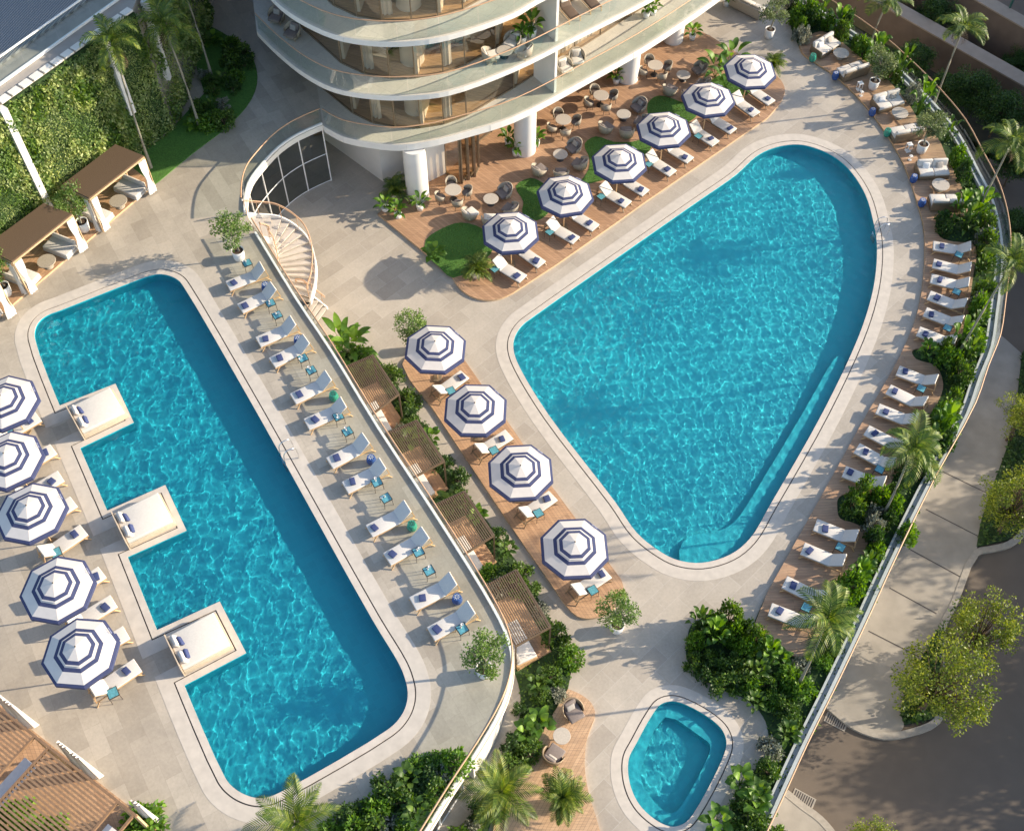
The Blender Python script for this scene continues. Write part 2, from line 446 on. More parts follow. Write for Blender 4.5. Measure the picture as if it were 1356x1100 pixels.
# --- outlines of the two terraces
STRIP = [(1010,-40),(1050,-12),(1083,10),(1158,61),(1209,107),(1240,139),(1270,176),(1293,219),(1311,254),(1319,277),(1325,303),(1328,336),(1326,372),(1321,412),(1314,458),(1298,499),(1281,548),(1227,647),(1169,766),(1146,817),(1100,914),(1060,995),(1024,1074),(960,1210)]
EAST_RAIL = smooth([W(a+2, b, .35) for a, b in STRIP], 3, False)
UP_RAIL = smooth([W(a, b, UZ+1.05) for a, b in [(423,144),(391,158),(365,175),(340,201),(326,220),(320,240),(319,262)]], 3, False)
UP_RAIL2 = smooth([W(a, b, UZ+1.05) for a, b in [(333,289),(388,378),(434,446),(498,550),(569,657),(640,769),(668,821),(677,850),(678,873),(673,901),(661,932),(633,980),(594,1039),(556,1100),(520,1158)]], 3, False)
for q in UP_RAIL+UP_RAIL2: q.z = UZ
# upper terrace outline: 10 cm outside the rails
r1 = offset(UP_RAIL, .1); r2 = offset(UP_RAIL2, .1)
up_edge = r1 + [Vector((r2[0].x-.25, r2[0].y+.1, UZ))] + r2
up_poly = [Vector((-6, 75, UZ)), Vector((-6.5, 50, UZ))] + up_edge + [Vector((-8, -6, UZ)), Vector((-60, -6, UZ)), Vector((-60, 75, UZ))]
t_cc = area(up_poly) > 0
hole_up = offs_pool(P_LONG, .30)
mb = MB(); mb.prism(up_poly, UZ-.32, UZ, 0, [offset(P_LONG, -.88, True)], mis=1)
S(mb.build('upper_terrace', ['pav_u', 'white2']))
# lower terrace
er = offset(EAST_RAIL, .09); er = [Vector((p.x, p.y, 0)) for p in er]
lo_poly = er + [Vector((-20, er[-1].y, 0)), Vector((-20, 80, 0)), Vector((er[0].x, 80, 0))]
mb = MB(); mb.prism(lo_poly, -.5, 0, 0, [offset(P_BIG, -.88, True), offset(P_SM, -.70, True)], mis=1)
S(mb.build('lower_terrace', ['pav_l', 'white']))

def pool(P, z, depth, name, w1=.27, w2=.88, st=.1, fq=1.5, am=.03, tilem='pooltile'):
    # coping ring, slot drain and outer ring: each butts against the next
    mb = MB()
    a0 = P; a1 = offset(P, -w1, True); a2 = offset(P, -(w1+.05), True); a3 = offset(P, -w2, True)
    n = len(P)
    def ring(p, q, z0, z1, mi):
        vs = []
        for i in range(n): vs += [(p[i].x, p[i].y, z0), (q[i].x, q[i].y, z0), (q[i].x, q[i].y, z1), (p[i].x, p[i].y, z1)]
        fs = []
        for i in range(n):
            j = (i+1) % n
            for k in range(4): fs.append((i*4+k, j*4+k, j*4+(k+1) % 4, i*4+(k+1) % 4))
        mb.add(vs, fs, mi)
    ring(a0, a1, z-.30, z+.012, 0); ring(a1, a2, z-.3, z-.02, 1); ring(a2, a3, z-.3, z+.006, 2)
    S(mb.build(name+'_coping', ['coping', 'slot', 'coping2']))
    mb = MB(); pin = offset(P, -.02, True)
    vs = [(p.x, p.y, z-.3) for p in pin]+[(p.x, p.y, z-depth) for p in pin]
    mb.add(vs, [((i+1) % n, i, n+i, n+(i+1) % n) for i in range(n)])
    mb.prism(offset(P, -.05, True), z-depth, z-depth)
    mb2 = MB(); vs = [(p.x, p.y, z-.02) for p in offset(P, .004, True)]+[(p.x, p.y, z-.31) for p in offset(P, .004, True)]
    mb.add(vs, [((i+1) % n, i, n+i, n+(i+1) % n) for i in range(n)])
    o = S(mb.build(name+'_basin', tilem)); o.cycles.is_caustics_receiver = True
    # rippled water: real waves, fine enough to focus the sun on the floor
    xs = [p.x for p in P]; ys = [p.y for p in P]; po = offset(P, -.12, True)
    x0, y0 = min(xs)-.2, min(ys)-.2; nx = int((max(xs)+.2-x0)/st)+1; ny = int((max(ys)+.2-y0)/st)+1
    # scanline test per row
    idx = {}; V = []; F = []
    def vert(i, j):
        if (i, j) not in idx:
            x = x0+i*st; y = y0+j*st
            A = 1.0+.3*noise.noise(Vector((x*.16, y*.16, 3)))
            q = Vector((x*fq+.3*noise.noise(Vector((x*.5, y*.5, 9))), y*fq, z))
            h = A*am*(noise.noise(q)+.30*noise.noise(q*2.1+Vector((7, 3, 5)))+.07*noise.noise(q*4.3))
            idx[(i, j)] = len(V); V.append((x, y, z-.09+h))
        return idx[(i, j)]
    m_ = len(po)
    for j in range(ny):
        y = y0+(j+.5)*st; cr = []
        for k in range(m_):
            a, b_ = po[k], po[(k+1) % m_]
            if (a.y > y) != (b_.y > y): cr.append(a.x+(y-a.y)/(b_.y-a.y)*(b_.x-a.x))
        cr.sort()
        for c0, c1 in zip(cr[::2], cr[1::2]):
            for i in range(max(0, int((c0-x0)/st)), min(nx, int((c1-x0)/st)+1)):
                F.append((vert(i, j), vert(i+1, j), vert(i+1, j+1), vert(i, j+1)))
    mb = MB(); mb.v = V; mb.f = F; mb.m = [0]*len(F); mb.sm = [True]*len(F)
    o = S(mb.build(name+'_water', 'water')); o.cycles.is_caustics_caster = True
pool(P_BIG, 0, .85, 'big_pool', .27, .88, .048, 2.2, .029, 'pooltile_b')
pool(P_LONG, UZ, .80, 'long_pool', .27, .88, .052, 2.05, .034)
pool(P_SM, 0, .8, 'small_pool', .22, .70, .05, 2.4, .022, 'pooltile_b')
# submerged benches
mb = MB(); bz = -.42
mb.prism(ccw(smooth(WL([(1119,476),(1112,471),(1104,476),(1085,508),(1064,545),(1020,618),(988,670),(972,691),(950,703),(925,706),(905,716),(900,741),(929,745),(967,734),(993,713),(1020,668),(1068,585),(1108,512)], -.3), 2)), -.849, bz)
o = S(mb.build('big_pool_bench', 'pooltile_b')); o.cycles.is_caustics_receiver = True
mb = MB(); inner = [(881,949),(925,973),(940,985),(938,1000),(902,1066),(893,1075),(878,1072),(862,1055),(850,1035),(850,1015)]
ib = ccw(smooth(WL(inner, -.3), 3))
mb.prism(offset(P_SM, -.03, True), -.799, -.38, 0, [ib])
o = S(mb.build('small_pool_bench', 'pooltile_b')); o.cycles.is_caustics_receiver = True

# --- lower street level
mb = MB(); mb.add([(-600, -400, SZ-.12), (600, -400, SZ-.12), (600, 900, SZ-.12), (-600, 900, SZ-.12)], [(0, 1, 2, 3)])
S(mb.build('ground', 'ground'))
walk_r = [(1352,470),(1342,560),(1330,600),(1308,660),(1296,700),(1292,731),(1263,797),(1245,828),(1215,880),(1198,915),(1192,945),(1196,962),(1186,972),(1169,974),(1130,961),(1103,940),(1085,925)]
wr = WL(walk_r, SZ)
edge_in = [Vector((p.x-1.0, p.y, SZ)) for p in EAST_RAIL if W(1356, 380, SZ).y > p.y > wr[-1].y-.6]
wpoly = edge_in + [Vector((wr[-1].x-1.5, wr[-1].y-.6, SZ))] + smooth(list(reversed(wr)), 3, False)
mb = MB(); mb.prism(wpoly, SZ-.11, SZ+.13)
S(mb.build('street_pavement', 'walk'))
kr = smooth([W(a, b, SZ) for a, b in [(1400,655),(1356,705),(1335,722),(1312,728),(1292,733),(1263,799),(1247,832),(1245,880),(1250,925),(1240,955),(1207,970),(1169,975),(1130,962),(1103,941),(1075,915)]], 3, False)
mb = MB(); mb.wall(kr, .32, SZ-.1, SZ+.15); S(mb.build('street_kerb', 'kerb'))
k2 = smooth(WL([(1040,1050),(1062,1068),(1085,1085),(1105,1110),(1120,1160)], SZ), 3, False)
mb = MB(); mb.wall(k2, .32, SZ-.1, SZ+.15); mb.prism(k2+[Vector((k2[-1].x-8, k2[-1].y, 0)), Vector((k2[0].x-4, k2[0].y, 0))], SZ-.1, SZ+.13, 1)
S(mb.build('street_kerb', ['kerb', 'walk']))
mb = MB(); mb.prism(WL([(960,860),(1100,880),(1230,640),(1500,640),(1650,1200),(900,1250)], SZ), SZ-.1, SZ)
S(mb.build('road', 'asphalt'))
mb = MB(); mb.prism(WL([(1105,120),(1356,230),(1500,330),(1500,500),(1340,500),(1310,420),(1290,260),(1200,130)], SZ), SZ-.1, SZ+.004)
S(mb.build('rear_road', 'asphalt'))
# joints across the street pavement
mb = MB()
for a, b_ in (((1248,624),(1312,655)), ((1226,674),(1296,710)), ((1203,726),(1273,764)), ((1178,778),(1240,812)), ((1150,835),(1215,868))):
    mb.bar(W(*a, SZ+.137), W(*b_, SZ+.137), .05, .004)
S(mb.build('pavement_joints', 'dark'))

# --- planting beds, lawns and timber decks on the lower terrace
E_IN = [(1058,61),(1062,72),(1078,84),(1105,102),(1143,139),(1171,176),(1192,211),(1204,239),(1216,277),(1222,300),(1224,334),(1221,379),(1212,423),(1194,466),(1174,504),(1148,548),(1092,649),(1016,784)]
strip = smooth(WL(STRIP, .35), 3, False)
bedw = smooth(WL([(1047,36),(1050,30),(1062,10)]), 2, False)
low_bed = [(996,830),(960,820),(935,818),(915,828),(910,848),(909,872),(922,891),(957,914),(985,924),(1006,942),(1016,962),(1016,993),(1006,1011),(980,1044),(965,1085),(955,1140)]
bed_poly = [W(1040,-40,0)] + WL([(1044,25),(1050,45),(1056,58)]) + smooth(WL(E_IN[1:]), 3, False) + smooth(WL(low_bed), 3, False) + list(reversed([Vector((p.x, p.y, 0)) for p in offset(strip, .15)])) + [W(1080,-40,0)]
mb = MB(); mb.prism(bed_poly, 0, .03, bottom=False); S(mb.build('east_planting_bed', 'soil'))
E_OUT = [(1104,789),(1100,815),(1092,842),(1078,862),(1060,870),(1040,867),(1018,852),(998,829)]
E_MID = [(1070,50),(1085,44),(1100,48),(1136,76),(1165,98),(1204,142),(1217,163),(1240,183),(1253,211),(1270,244),(1281,272),(1279,286),(1245,291),(1240,302),(1244,316),(1262,322),(1288,325),(1292,340),(1288,365),(1284,395),(1280,425),(1270,450),(1255,464),(1225,462),(1207,466),(1212,477),(1238,486),(1248,510),(1243,530),(1226,560),(1215,590),(1200,614),(1183,632),(1174,652),(1160,662),(1130,653),(1110,660),(1108,675),(1112,688),(1130,694),(1146,704),(1148,722),(1138,745),(1122,765),(1108,779)]
deck_e = ccw(smooth(WL(E_IN), 3, False) + smooth(WL(list(reversed(E_OUT))), 3, False) + smooth(WL(list(reversed(E_MID))), 3, False))
mb = MB(); mb.prism(deck_e, 0, .12, mis=1); S(mb.build('timber_deck', ['plankdeck_e', 'teak']))
DECK_N = [(500,285),(555,330),(598,366),(606,380),(620,392),(640,399),(658,398),(680,389),(853,270),(1016,158),(1031,141),(1039,124),(1034,109),(1016,94),(985,78),(956,60),(940,50),(917,38),(900,20),(880,-10),(760,-30),(560,190),(545,260),(520,272)]
mb = MB(); mb.prism(ccw(smooth(WL(DECK_N), 3, True, sharp=(0,1,2,8,9,10,18,19,20,21,22,23))), 0, .12, mis=1); S(mb.build('timber_deck', ['plankdeck_n', 'teak_l']))
mb = MB(); mb.prism(ccw(smooth(WL([(533,484),(548,470),(606,470),(617,481),(680,571),(728,642),(822,768),(826,785),(815,805),(800,815),(782,820),(764,817),(748,801),(680,703),(572,541)]), 3, True, sharp=(3,4,5,6,12,13,14))), 0, .12, mis=1); S(mb.build('timber_deck', ['plankdeck', 'teak_l']))
mb = MB(); mb.prism(ccw(smooth(WL([(752,913),(770,921),(783,932),(788,947),(784,960),(777,980),(774,1013),(779,1049),(789,1082),(800,1120),(820,1170),(640,1170),(655,1090),(685,1021),(718,970)]), 3, True, sharp=(0,10,11,12,13,14))), 0, .12, mis=1); S(mb.build('timber_deck', ['plankdeck_s', 'teak_l']))
LAWNS = [[(564,318),(585,303),(610,295),(640,304),(652,331),(640,345),(600,368),(580,352),(566,339)],
         [(683,247),(702,236),(721,244),(735,262),(726,282),(711,292),(692,282),(693,267)],
         [(774,191),(789,181),(812,188),(838,188),(858,183),(862,196),(845,215),(794,240),(769,243),(779,226),(781,211)],
         [(858,137),(872,127),(901,135),(925,146),(915,160),(880,170),(862,160)],
         [(940,112),(958,98),(985,100),(1000,112),(985,128),(955,132)]]
for L in LAWNS:
    mb = MB(); mb.prism(ccw(smooth(WL(L, .12), 3)), .122, .14); S(mb.build('lawn', 'lawn'))
# beds beside the terrace wall
def wall_side(y0, y1, d=.3):
    return [Vector((p.x+.0, p.y, 0)) for p in offset(UP_RAIL2, -d) if y0 < p.y < y1]
bl = [Vector((p.x, p.y, 0)) for p in offset(UP_RAIL2, .35)]
path_edge = WL([(497,470),(520,500),(560,562),(600,628),(645,690),(683,742),(728,818),(735,836),(749,848),(757,868),(756,891),(752,913),(718,970),(685,1021),(650,1090),(630,1150)])
bedp = [p for p in bl if p.y < path_edge[0].y+1.0 and p.y > 6] + list(reversed(path_edge))
mb = MB(); mb.prism(ccw(bedp), 0, .03, bottom=False); S(mb.build('lower_planting_bed', 'soil'))
# upper terrace bed and garden lawn
up_bed = smooth(WL([(430,1130),(447,1092),(482,1075),(503,1059),(525,1035),(551,1013),(584,1008),(607,1016)], UZ), 3, False)
mb = MB(); mb.prism(ccw(up_bed + [Vector((q.x, q.y, UZ)) for q in offset(UP_RAIL2, -.25) if q.y < W(607,1016,UZ).y]), UZ, UZ+.03, bottom=False); S(mb.build('upper_planting_bed', 'soil'))
lawn_g = WL([(209,242),(255,204),(305,165),(333,132),(341,102),(330,70),(293,43),(270,30),(262,0),(255,-60),(215,-60)], UZ)
mb = MB(); mb.prism(ccw(smooth(lawn_g, 3, False) + [Vector((-16.6, 49, UZ)), Vector((-18.1, 45.8, UZ)), Vector((-24, 38.5, UZ)), Vector((-22.5, 38.2, UZ))]), UZ, UZ+.05, bottom=False); S(mb.build('lawn', 'lawn'))

# ================================================================== WALLS AND BALUSTRADES
def rail(name, path, z, h, label, cat='balustrade', base=True, panel=2.0, group=None, railmat='copper', r=.035):
    path = [Vector((p.x, p.y, z)) for p in path]
    t = thing(name, path[len(path)//2], 0, label, cat, group)
    off = -path[len(path)//2]
    P = [p+off for p in path]
    mb = MB(); mb.tube([p+Vector((0, 0, h)) for p in P], r, 8); mb.build('handrail', railmat, t)
    if base:
        mb = MB(); mb.wall(P, .10, 0, .11); mb.build('base_channel', 'metalw', t)
    tot = sum((b_-a).length for a, b_ in zip(P, P[1:])); n = max(1, round(tot/panel)); seg = tot/n
    fine = resample(P, seg/4)
    k = 0
    while k < len(fine)-1:
        q = fine[k:k+5]
        if len(q) > 1:
            q = [Vector(v) for v in q]
            if len(q) > 2: q[-1] = q[-1]+(q[-2]-q[-1])*.05
            mb = MB(); n_ = len(q); zb = .112 if base else .0
            vs = [(p.x, p.y, zb) for p in q]+[(p.x, p.y, h-.03) for p in q]
            mb.add(vs, [(i, i+1, n_+i+1, n_+i) for i in range(n_-1)], 0, True)
            mb.build('glass_panel', 'glass', t)
        k += 4
    return t
rail('glass_balustrade', EAST_RAIL, .30, 1.0, 'long curving glass balustrade with copper handrail along the outer edge above the street', base=False)
rail('glass_balustrade', UP_RAIL, UZ, 1.05, 'curved glass balustrade with copper handrail between tower corner and spiral stair')
rail('glass_balustrade', UP_RAIL2, UZ, 1.05, 'long glass balustrade with copper handrail behind the row of loungers above the pergolas')
mb = MB(); mb.wall(strip, .13, .002, .30, 0); mb.wall([p for p in offset(strip, -.30)], .10, .002, .22, 0); mb.wall([p for p in offset(strip, -.15)], .17, .002, .10, 1)
o = mb.build('planter_wall', ['greywall', 'greywall']); tag(o, 'low white curving planter wall just inside the street side balustrade', 'wall')  # white wall in grey, with shade put into its colour
fas = [Vector((p.x, p.y, 0)) for p in offset(EAST_RAIL, -.08)]
mb = MB(); mb.wall(fas, .3, SZ, -.51, 0)
tag(mb.build('retaining_wall', 'white2'), 'tall plain retaining wall under the street side edge of the terrace', 'wall')
# wall that carries the upper terrace
wl_path = [Vector((p.x, p.y, 0)) for p in offset(UP_RAIL2, -.45)]
yb = W(633, 980, UZ).y
mb = MB(); mb.wall([p for p in wl_path if p.y > yb-.3], .25, 0, UZ-.33)
tag(mb.build('terrace_wall', 'white2'), 'white wall carrying the raised long pool terrace behind the slatted pergolas', 'wall')
def glazed(path, z0, z1, label, step=1.9, gm='lobbyglass'):
    t = thing('glazed_wall', path[0], 0, label, 'glass wall'); o_ = Vector((-path[0].x, -path[0].y, 0)); t.location.z = 0
    P = [Vector((p.x, p.y, 0))+o_ for p in path]
    mb = MB(); n = len(P)
    mb.add([(p.x, p.y, z0) for p in P]+[(p.x, p.y, z1) for p in P], [(i, i+1, n+i+1, n+i) for i in range(n-1)]); mb.build('glazing', gm, t)
    pts = resample(P, step)
    for p in pts:
        mb = MB(); mb.box((p.x, p.y, (z0+z1)/2), (.06, .06, z1-z0)); mb.build('mullion', 'metalw', t)
    for z in (z0+.04, (z0+z1)*.52):
        mb = MB(); mb.tube([p+Vector((0, 0, z)) for p in P], .03, 4); mb.build('transom', 'metalw', t)
    return t
gw = [Vector((p.x, p.y, 0)) for p in offset(UP_RAIL, -.12)]
glazed(gw, .02, UZ-.33, 'curved floor to ceiling glass wall beneath the terrace corner beside the spiral stair', 1.45)
mb = MB(); mb.wall([Vector((p.x, p.y, 0)) for p in offset(UP_RAIL, -2.6)], .2, .0, UZ-.33)
tag(mb.build('lobby_wall', 'concrete'), 'grey inner wall seen dimly through the curved lobby glass', 'wall')
glazed([p for p in wl_path if p.y < yb-.3], 0.02, UZ-.33, 'glass wall with white mullions below the raised terrace at the lower garden', 1.6)

# ================================================================== TOWER
L1 = [(428,167),(454,181),(493,189),(528,192),(569,187),(620,174),(680,155),(782,102),(858,59),(947,-1),(990,-35)]
L2 = [(300,5),(340,42),(365,67),(404,98),(442,117),(493,126),(543,127),(594,121),(680,90),(770,45),(858,0),(920,-34)]
L3 = [(330,-40),(363,0),(391,22),(442,46),(493,55),(543,55),(594,47),(680,18),(711,0),(800,-46)]
L2 = [(340,42),(365,67),(404,98),(442,117),(493,126),(543,127),(594,121),(680,90),(770,45),(858,0),(925,-38)]
levels = [(UZ, L1, .42), (7.5, L2, .29), (10.8, L3, .29)]
tower = thing('apartment_tower', (0, 52, 0), 0, 'white apartment tower with curved stacked balconies and bronze tinted glass above the deck', 'building')
TO = Vector((0, -52, 0))
def tw(p, z=None): return Vector((p.x, p.y-52, p.z if z is None else z))
edges = []
for z, L, th in levels:
    e = smooth(WL(L, z), 4, False); edges.append(e)
def slab(e, z, th, parent, mats=('balc', 'white'), name='floor_slab'):
    far = [Vector((e[-1].x+4, e[-1].y+14, z)), Vector((e[0].x-6, e[0].y+30, z)) if e[0].y < 52 else Vector((e[0].x, e[0].y+20, z))]
    poly = [tw(p) for p in e+far]
    mb = MB(); mb.prism(poly, z-th, z+.012, 0, mis=1); return mb.build(name, list(mats), parent)
for (z, L, th), e in zip(levels, edges):
    slab(e, z, th, tower)
e3 = edges[2]
for (z, L, th), e in zip(levels, edges):
    for p, q in zip(e[4::9], e[5::9]):
        d = (q-p).normalized(); nn_ = Vector((d.y, -d.x, 0)); c = tw(p)+nn_*.004; mb = MB()
        mb.bar((c.x, c.y, z-th+.01), (c.x, c.y, z-.01), .012, .012); mb.build('panel_joint', 'greywall', tower)
for k in range(4, 12):
    zz = 10.8+3.3*(k-3); slab([p+Vector((.12*(k-3), .25*(k-3), 0)) for p in e3], zz, .36, tower)
# the core keeps sunlight from passing through the upper floors
mb = MB(); ce = [tw(p) for p in offset(e3, 1.6)]; mb.prism(ce+[Vector((ce[-1].x, ce[-1].y+12, 0)), Vector((ce[0].x-2, ce[0].y+14, 0))], 14.2, 46); mb.box((2, 20, 7), (16, 8, 13.8)); mb.build('core', 'concrete', tower)
G1 = [(390,92),(427,117),(467,150),(493,163),(523,169),(556,170),(587,165),(617,154),(680,117),(708,99),(760,69),(860,5),(930,-40)]
G2 = [(370,10),(401,38),(452,84),(482,98),(516,104),(549,104),(586,97),(615,87),(656,64),(692,38),(760,0),(820,-34)]
G3 = [(400,-30),(442,8),(472,22),(505,28),(544,28),(579,23),(612,13),(650,-8),(720,-44)]
for (z, L, th), G, nxt in zip(levels, (G1, G2, G3), (7.5, 10.8, 14.1)):
    g = smooth(WL(G, z), 2, False); zt = nxt-.37
    P = [tw(p) for p in g]; n = len(P)
    pts = [tw(p) for p in WL(G, z)]
    for a, b_ in zip(pts, pts[1:]):
        d = (b_-a); L_ = d.length; d.normalize()
        m_ = max(1, round(L_/2.4))
        for q in range(m_):
            s0 = a+d*(L_*q/m_+.03); s1 = a+d*(L_*(q+1)/m_-.03)
            mb = MB(); mb.add([(s0.x, s0.y, z+.08), (s1.x, s1.y, z+.08), (s1.x, s1.y, zt-.08), (s0.x, s0.y, zt-.08)], [(0, 1, 2, 3)]); w_ = mb.build('window', 'window', tower)
            mb = MB(); mb.bar((s0.x, s0.y, z+.05), (s1.x, s1.y, z+.05), .08, .08); mb.bar((s0.x, s0.y, z+.05), (s0.x, s0.y, zt), .07, .07); mb.bar((s0.x, s0.y, zt-.04), (s1.x, s1.y, zt-.04), .08, .08); mb.build('frame', 'bronze', w_)
    # warm interior floor and back wall
    inn = [p+Vector((.0, .12, 0)) for p in P]
    mb = MB(); mb.prism([Vector((p.x, p.y, 0)) for p in inn]+[Vector((inn[-1].x+3, inn[-1].y+8, 0)), Vector((inn[0].x+2, inn[0].y+14, 0))], z+.015, z+.03, bottom=False); mb.build('interior_floor', 'interior', tower)
    bk = [p+Vector((1.0, 6.0, 0)) for p in P]
    mb = MB(); mb.wall(bk, .2, z+.03, zt); mb.build('interior_wall', 'brown_cap', tower)
    for i_, q_ in enumerate(pts[2::3]):
        mb = MB(); mb.bar((q_.x+.1, q_.y+.3, (z+zt)/2), (q_.x+1.0, q_.y+6.0, (z+zt)/2), .15, zt-z-.05); mb.build('interior_wall', 'white2', tower)
    for sg in (pts[3:5], pts[6:8]):
        q = [p+Vector((0, .4, 0)) for p in sg]; q = [q[0], q[0].lerp(q[1], .42)]; rs = resample(q, .05); n = len(rs)
        if n > 4:
            mb = MB(); cw = [p+Vector((.02*math.sin(i*1.5), .06*math.sin(i*1.5), 0)) for i, p in enumerate(rs)]
            mb.add([(p.x, p.y, z+.05) for p in cw]+[(p.x, p.y, zt-.02) for p in cw], [(i, i+1, n+i+1, n+i) for i in range(n-1)], 0, True); mb.build('curtain', 'curtain', tower)
    # curtains drawn behind the straight run of glass
    q = [p+Vector((-.1, .35, 0)) for p in P if p.x > 2.0]
    if len(q) > 2:
        rs = resample(q, .09); mb = MB(); cw = [p+Vector((.035*math.sin(i*1.9), .05*math.sin(i*1.9), 0)) for i, p in enumerate(rs)]
        cw = [p for i, p in enumerate(cw)]; n = len(cw)
        mb.add([(p.x, p.y, z+.05) for p in cw]+[(p.x, p.y, zt-.02) for p in cw], [(i, i+1, n+i+1, n+i) for i in range(n-1) if (i//22) % 3 != 2], 0, True); mb.build('curtain', 'curtain', tower)
# inner round columns seen through the corner glass
for (px, py), z, zt in (((550,160), UZ, 7.1), ((545,95), 7.5, 10.4), ((540,22), 10.8, 13.7)):
    p = tw(W(px, py, z)); mb = MB(); mb.cyl((p.x, p.y+.9), .62, .62, z, zt, 24); mb.build('inner_column', 'white', tower)
# balcony balustrades
for (z, L, th), e, nm in zip(levels, edges, ('lowest', 'middle', 'topmost visible')):
    pth = [tw(p, 0) for p in offset(e, .12)]
    mb = MB(); mb.tube([p+Vector((0, 0, z+1.08)) for p in pth], .032, 6); mb.build('balcony_handrail', 'copper', tower)
    rs = resample(pth, .5)
    for k in range(0, len(rs)-1, 4):
        q = rs[k:k+5]; n_ = len(q)
        if n_ < 2: continue
        q = [Vector(v) for v in q]; q[-1] = q[-1]+(q[-2]-q[-1])*.06
        mb = MB(); mb.add([(p.x, p.y, z+.02) for p in q]+[(p.x, p.y, z+1.05) for p in q], [(i, i+1, n_+i+1, n_+i) for i in range(n_-1)], 0, True); mb.build('balcony_glass', 'glass', tower)
# party walls between balconies
for (a, b_), z, zt in ((((708,101),(735,123)), UZ, 7.13), (((710,31),(737,55)), 7.5, 10.43)):
    A = tw(W(*a, z)); B = tw(W(*b_, z)); mb = MB(); mb.bar(A+Vector((0, 0, (zt-z)/2)), B+Vector((0, 0, (zt-z)/2)), .16, zt-z-.03); mb.build('party_wall', 'white', tower)
# ground floor: columns, walls, folding doors
for (px, py) in ((553,268), (695,208), (832,112), (892,60)):
    p = tw(W(px, py, .12)); mb = MB(); mb.cyl((p.x, p.y+.55), .62, .62, .125, UZ-.51, 28); mb.build('column', 'white', tower)
a = WL([(447,194),(505,238)], 0); mb = MB(); mb.wall([tw(W(430,182,0)), tw(W(508,238,0)), tw(W(538,225,0))], .25, 0.0, UZ-.51); mb.build('ground_wall', 'white', tower)
mb = MB(); mb.wall([tw(W(560,243,.12)), tw(W(588,229,.12)), tw(W(585,200,.12))], .2, .13, UZ-.51); mb.build('ground_wall', 'white', tower)
gf = WL([(588,228),(617,246)], .12)
for i, (a, b_) in enumerate((((590,229),(610,243)), ((612,243),(619,232)), ((621,238),(627,228)), ((629,234),(634,222)))):
    A, B = tw(W(*a, .12)), tw(W(*b_, .12))
    mb = MB(); mb.add([(A.x, A.y, .2), (B.x, B.y, .2), (B.x, B.y, UZ-.6), (A.x, A.y, UZ-.6)], [(0, 1, 2, 3)]); d_ = mb.build('folding_door', 'window', tower)
    mb = MB()
    for q in (A, B): mb.bar((q.x, q.y, .14), (q.x, q.y, UZ-.52), .09, .12)
    mb.bar((A.x, A.y, .17), (B.x, B.y, .17), .09, .1); mb.build('frame', 'bronze', d_)
gp = [tw(W(a, b_, .12)) for a, b_ in ((636,220),(700,170),(760,110),(840,50),(900,0),(960,-50))]
for a, b_ in zip(gp, gp[1:]):
    d = b_-a; L_ = d.length; d.normalize(); m_ = max(1, round(L_/2.2))
    for q in range(m_):
        s0 = a+d*(L_*q/m_+.03)+Vector((-.8, 1.2, 0)); s1 = a+d*(L_*(q+1)/m_-.03)+Vector((-.8, 1.2, 0))
        mb = MB(); mb.add([(s0.x, s0.y, .2), (s1.x, s1.y, .2), (s1.x, s1.y, UZ-.6), (s0.x, s0.y, UZ-.6)], [(0, 1, 2, 3)]); w_ = mb.build('window', 'window', tower)
        mb = MB(); mb.bar((s0.x, s0.y, .14), (s0.x, s0.y, UZ-.52), .08, .1); mb.bar((s0.x, s0.y, .17), (s1.x, s1.y, .17), .08, .08); mb.build('frame', 'bronze', w_)
mb = MB(); mb.wall([p+Vector((0, 6, 0)) for p in gp], .3, .13, UZ-.51); mb.build('interior_wall', 'concrete', tower)

# --- spiral stair
st_path = [(Vector((*W(338,300,UZ)[:2], UZ))), Vector((*W(362,303,3.7)[:2], 3.7)), Vector((*W(384,320,3.1)[:2], 3.1)), Vector((*W(393,343,2.6)[:2], 2.6)), Vector((*W(393,370,2.0)[:2], 2.0)), Vector((*W(388,397,1.35)[:2], 1.35)), Vector((*W(403,408,.75)[:2], .75)), Vector((*W(422,424,.12)[:2], .12))]
sp = smooth(st_path, 10, False)
stair = thing('spiral_stair', (sp[0].x, sp[0].y, 0), 0, 'white curving stair with copper handrails dropping from the raised terrace', 'staircase')
so_ = Vector((-sp[0].x, -sp[0].y, 0)); sp = [p+so_ for p in sp]
lf, rt = offset(sp, .86), offset(sp, -.86)
for i in range(len(sp)): lf[i].z = rt[i].z = sp[i].z
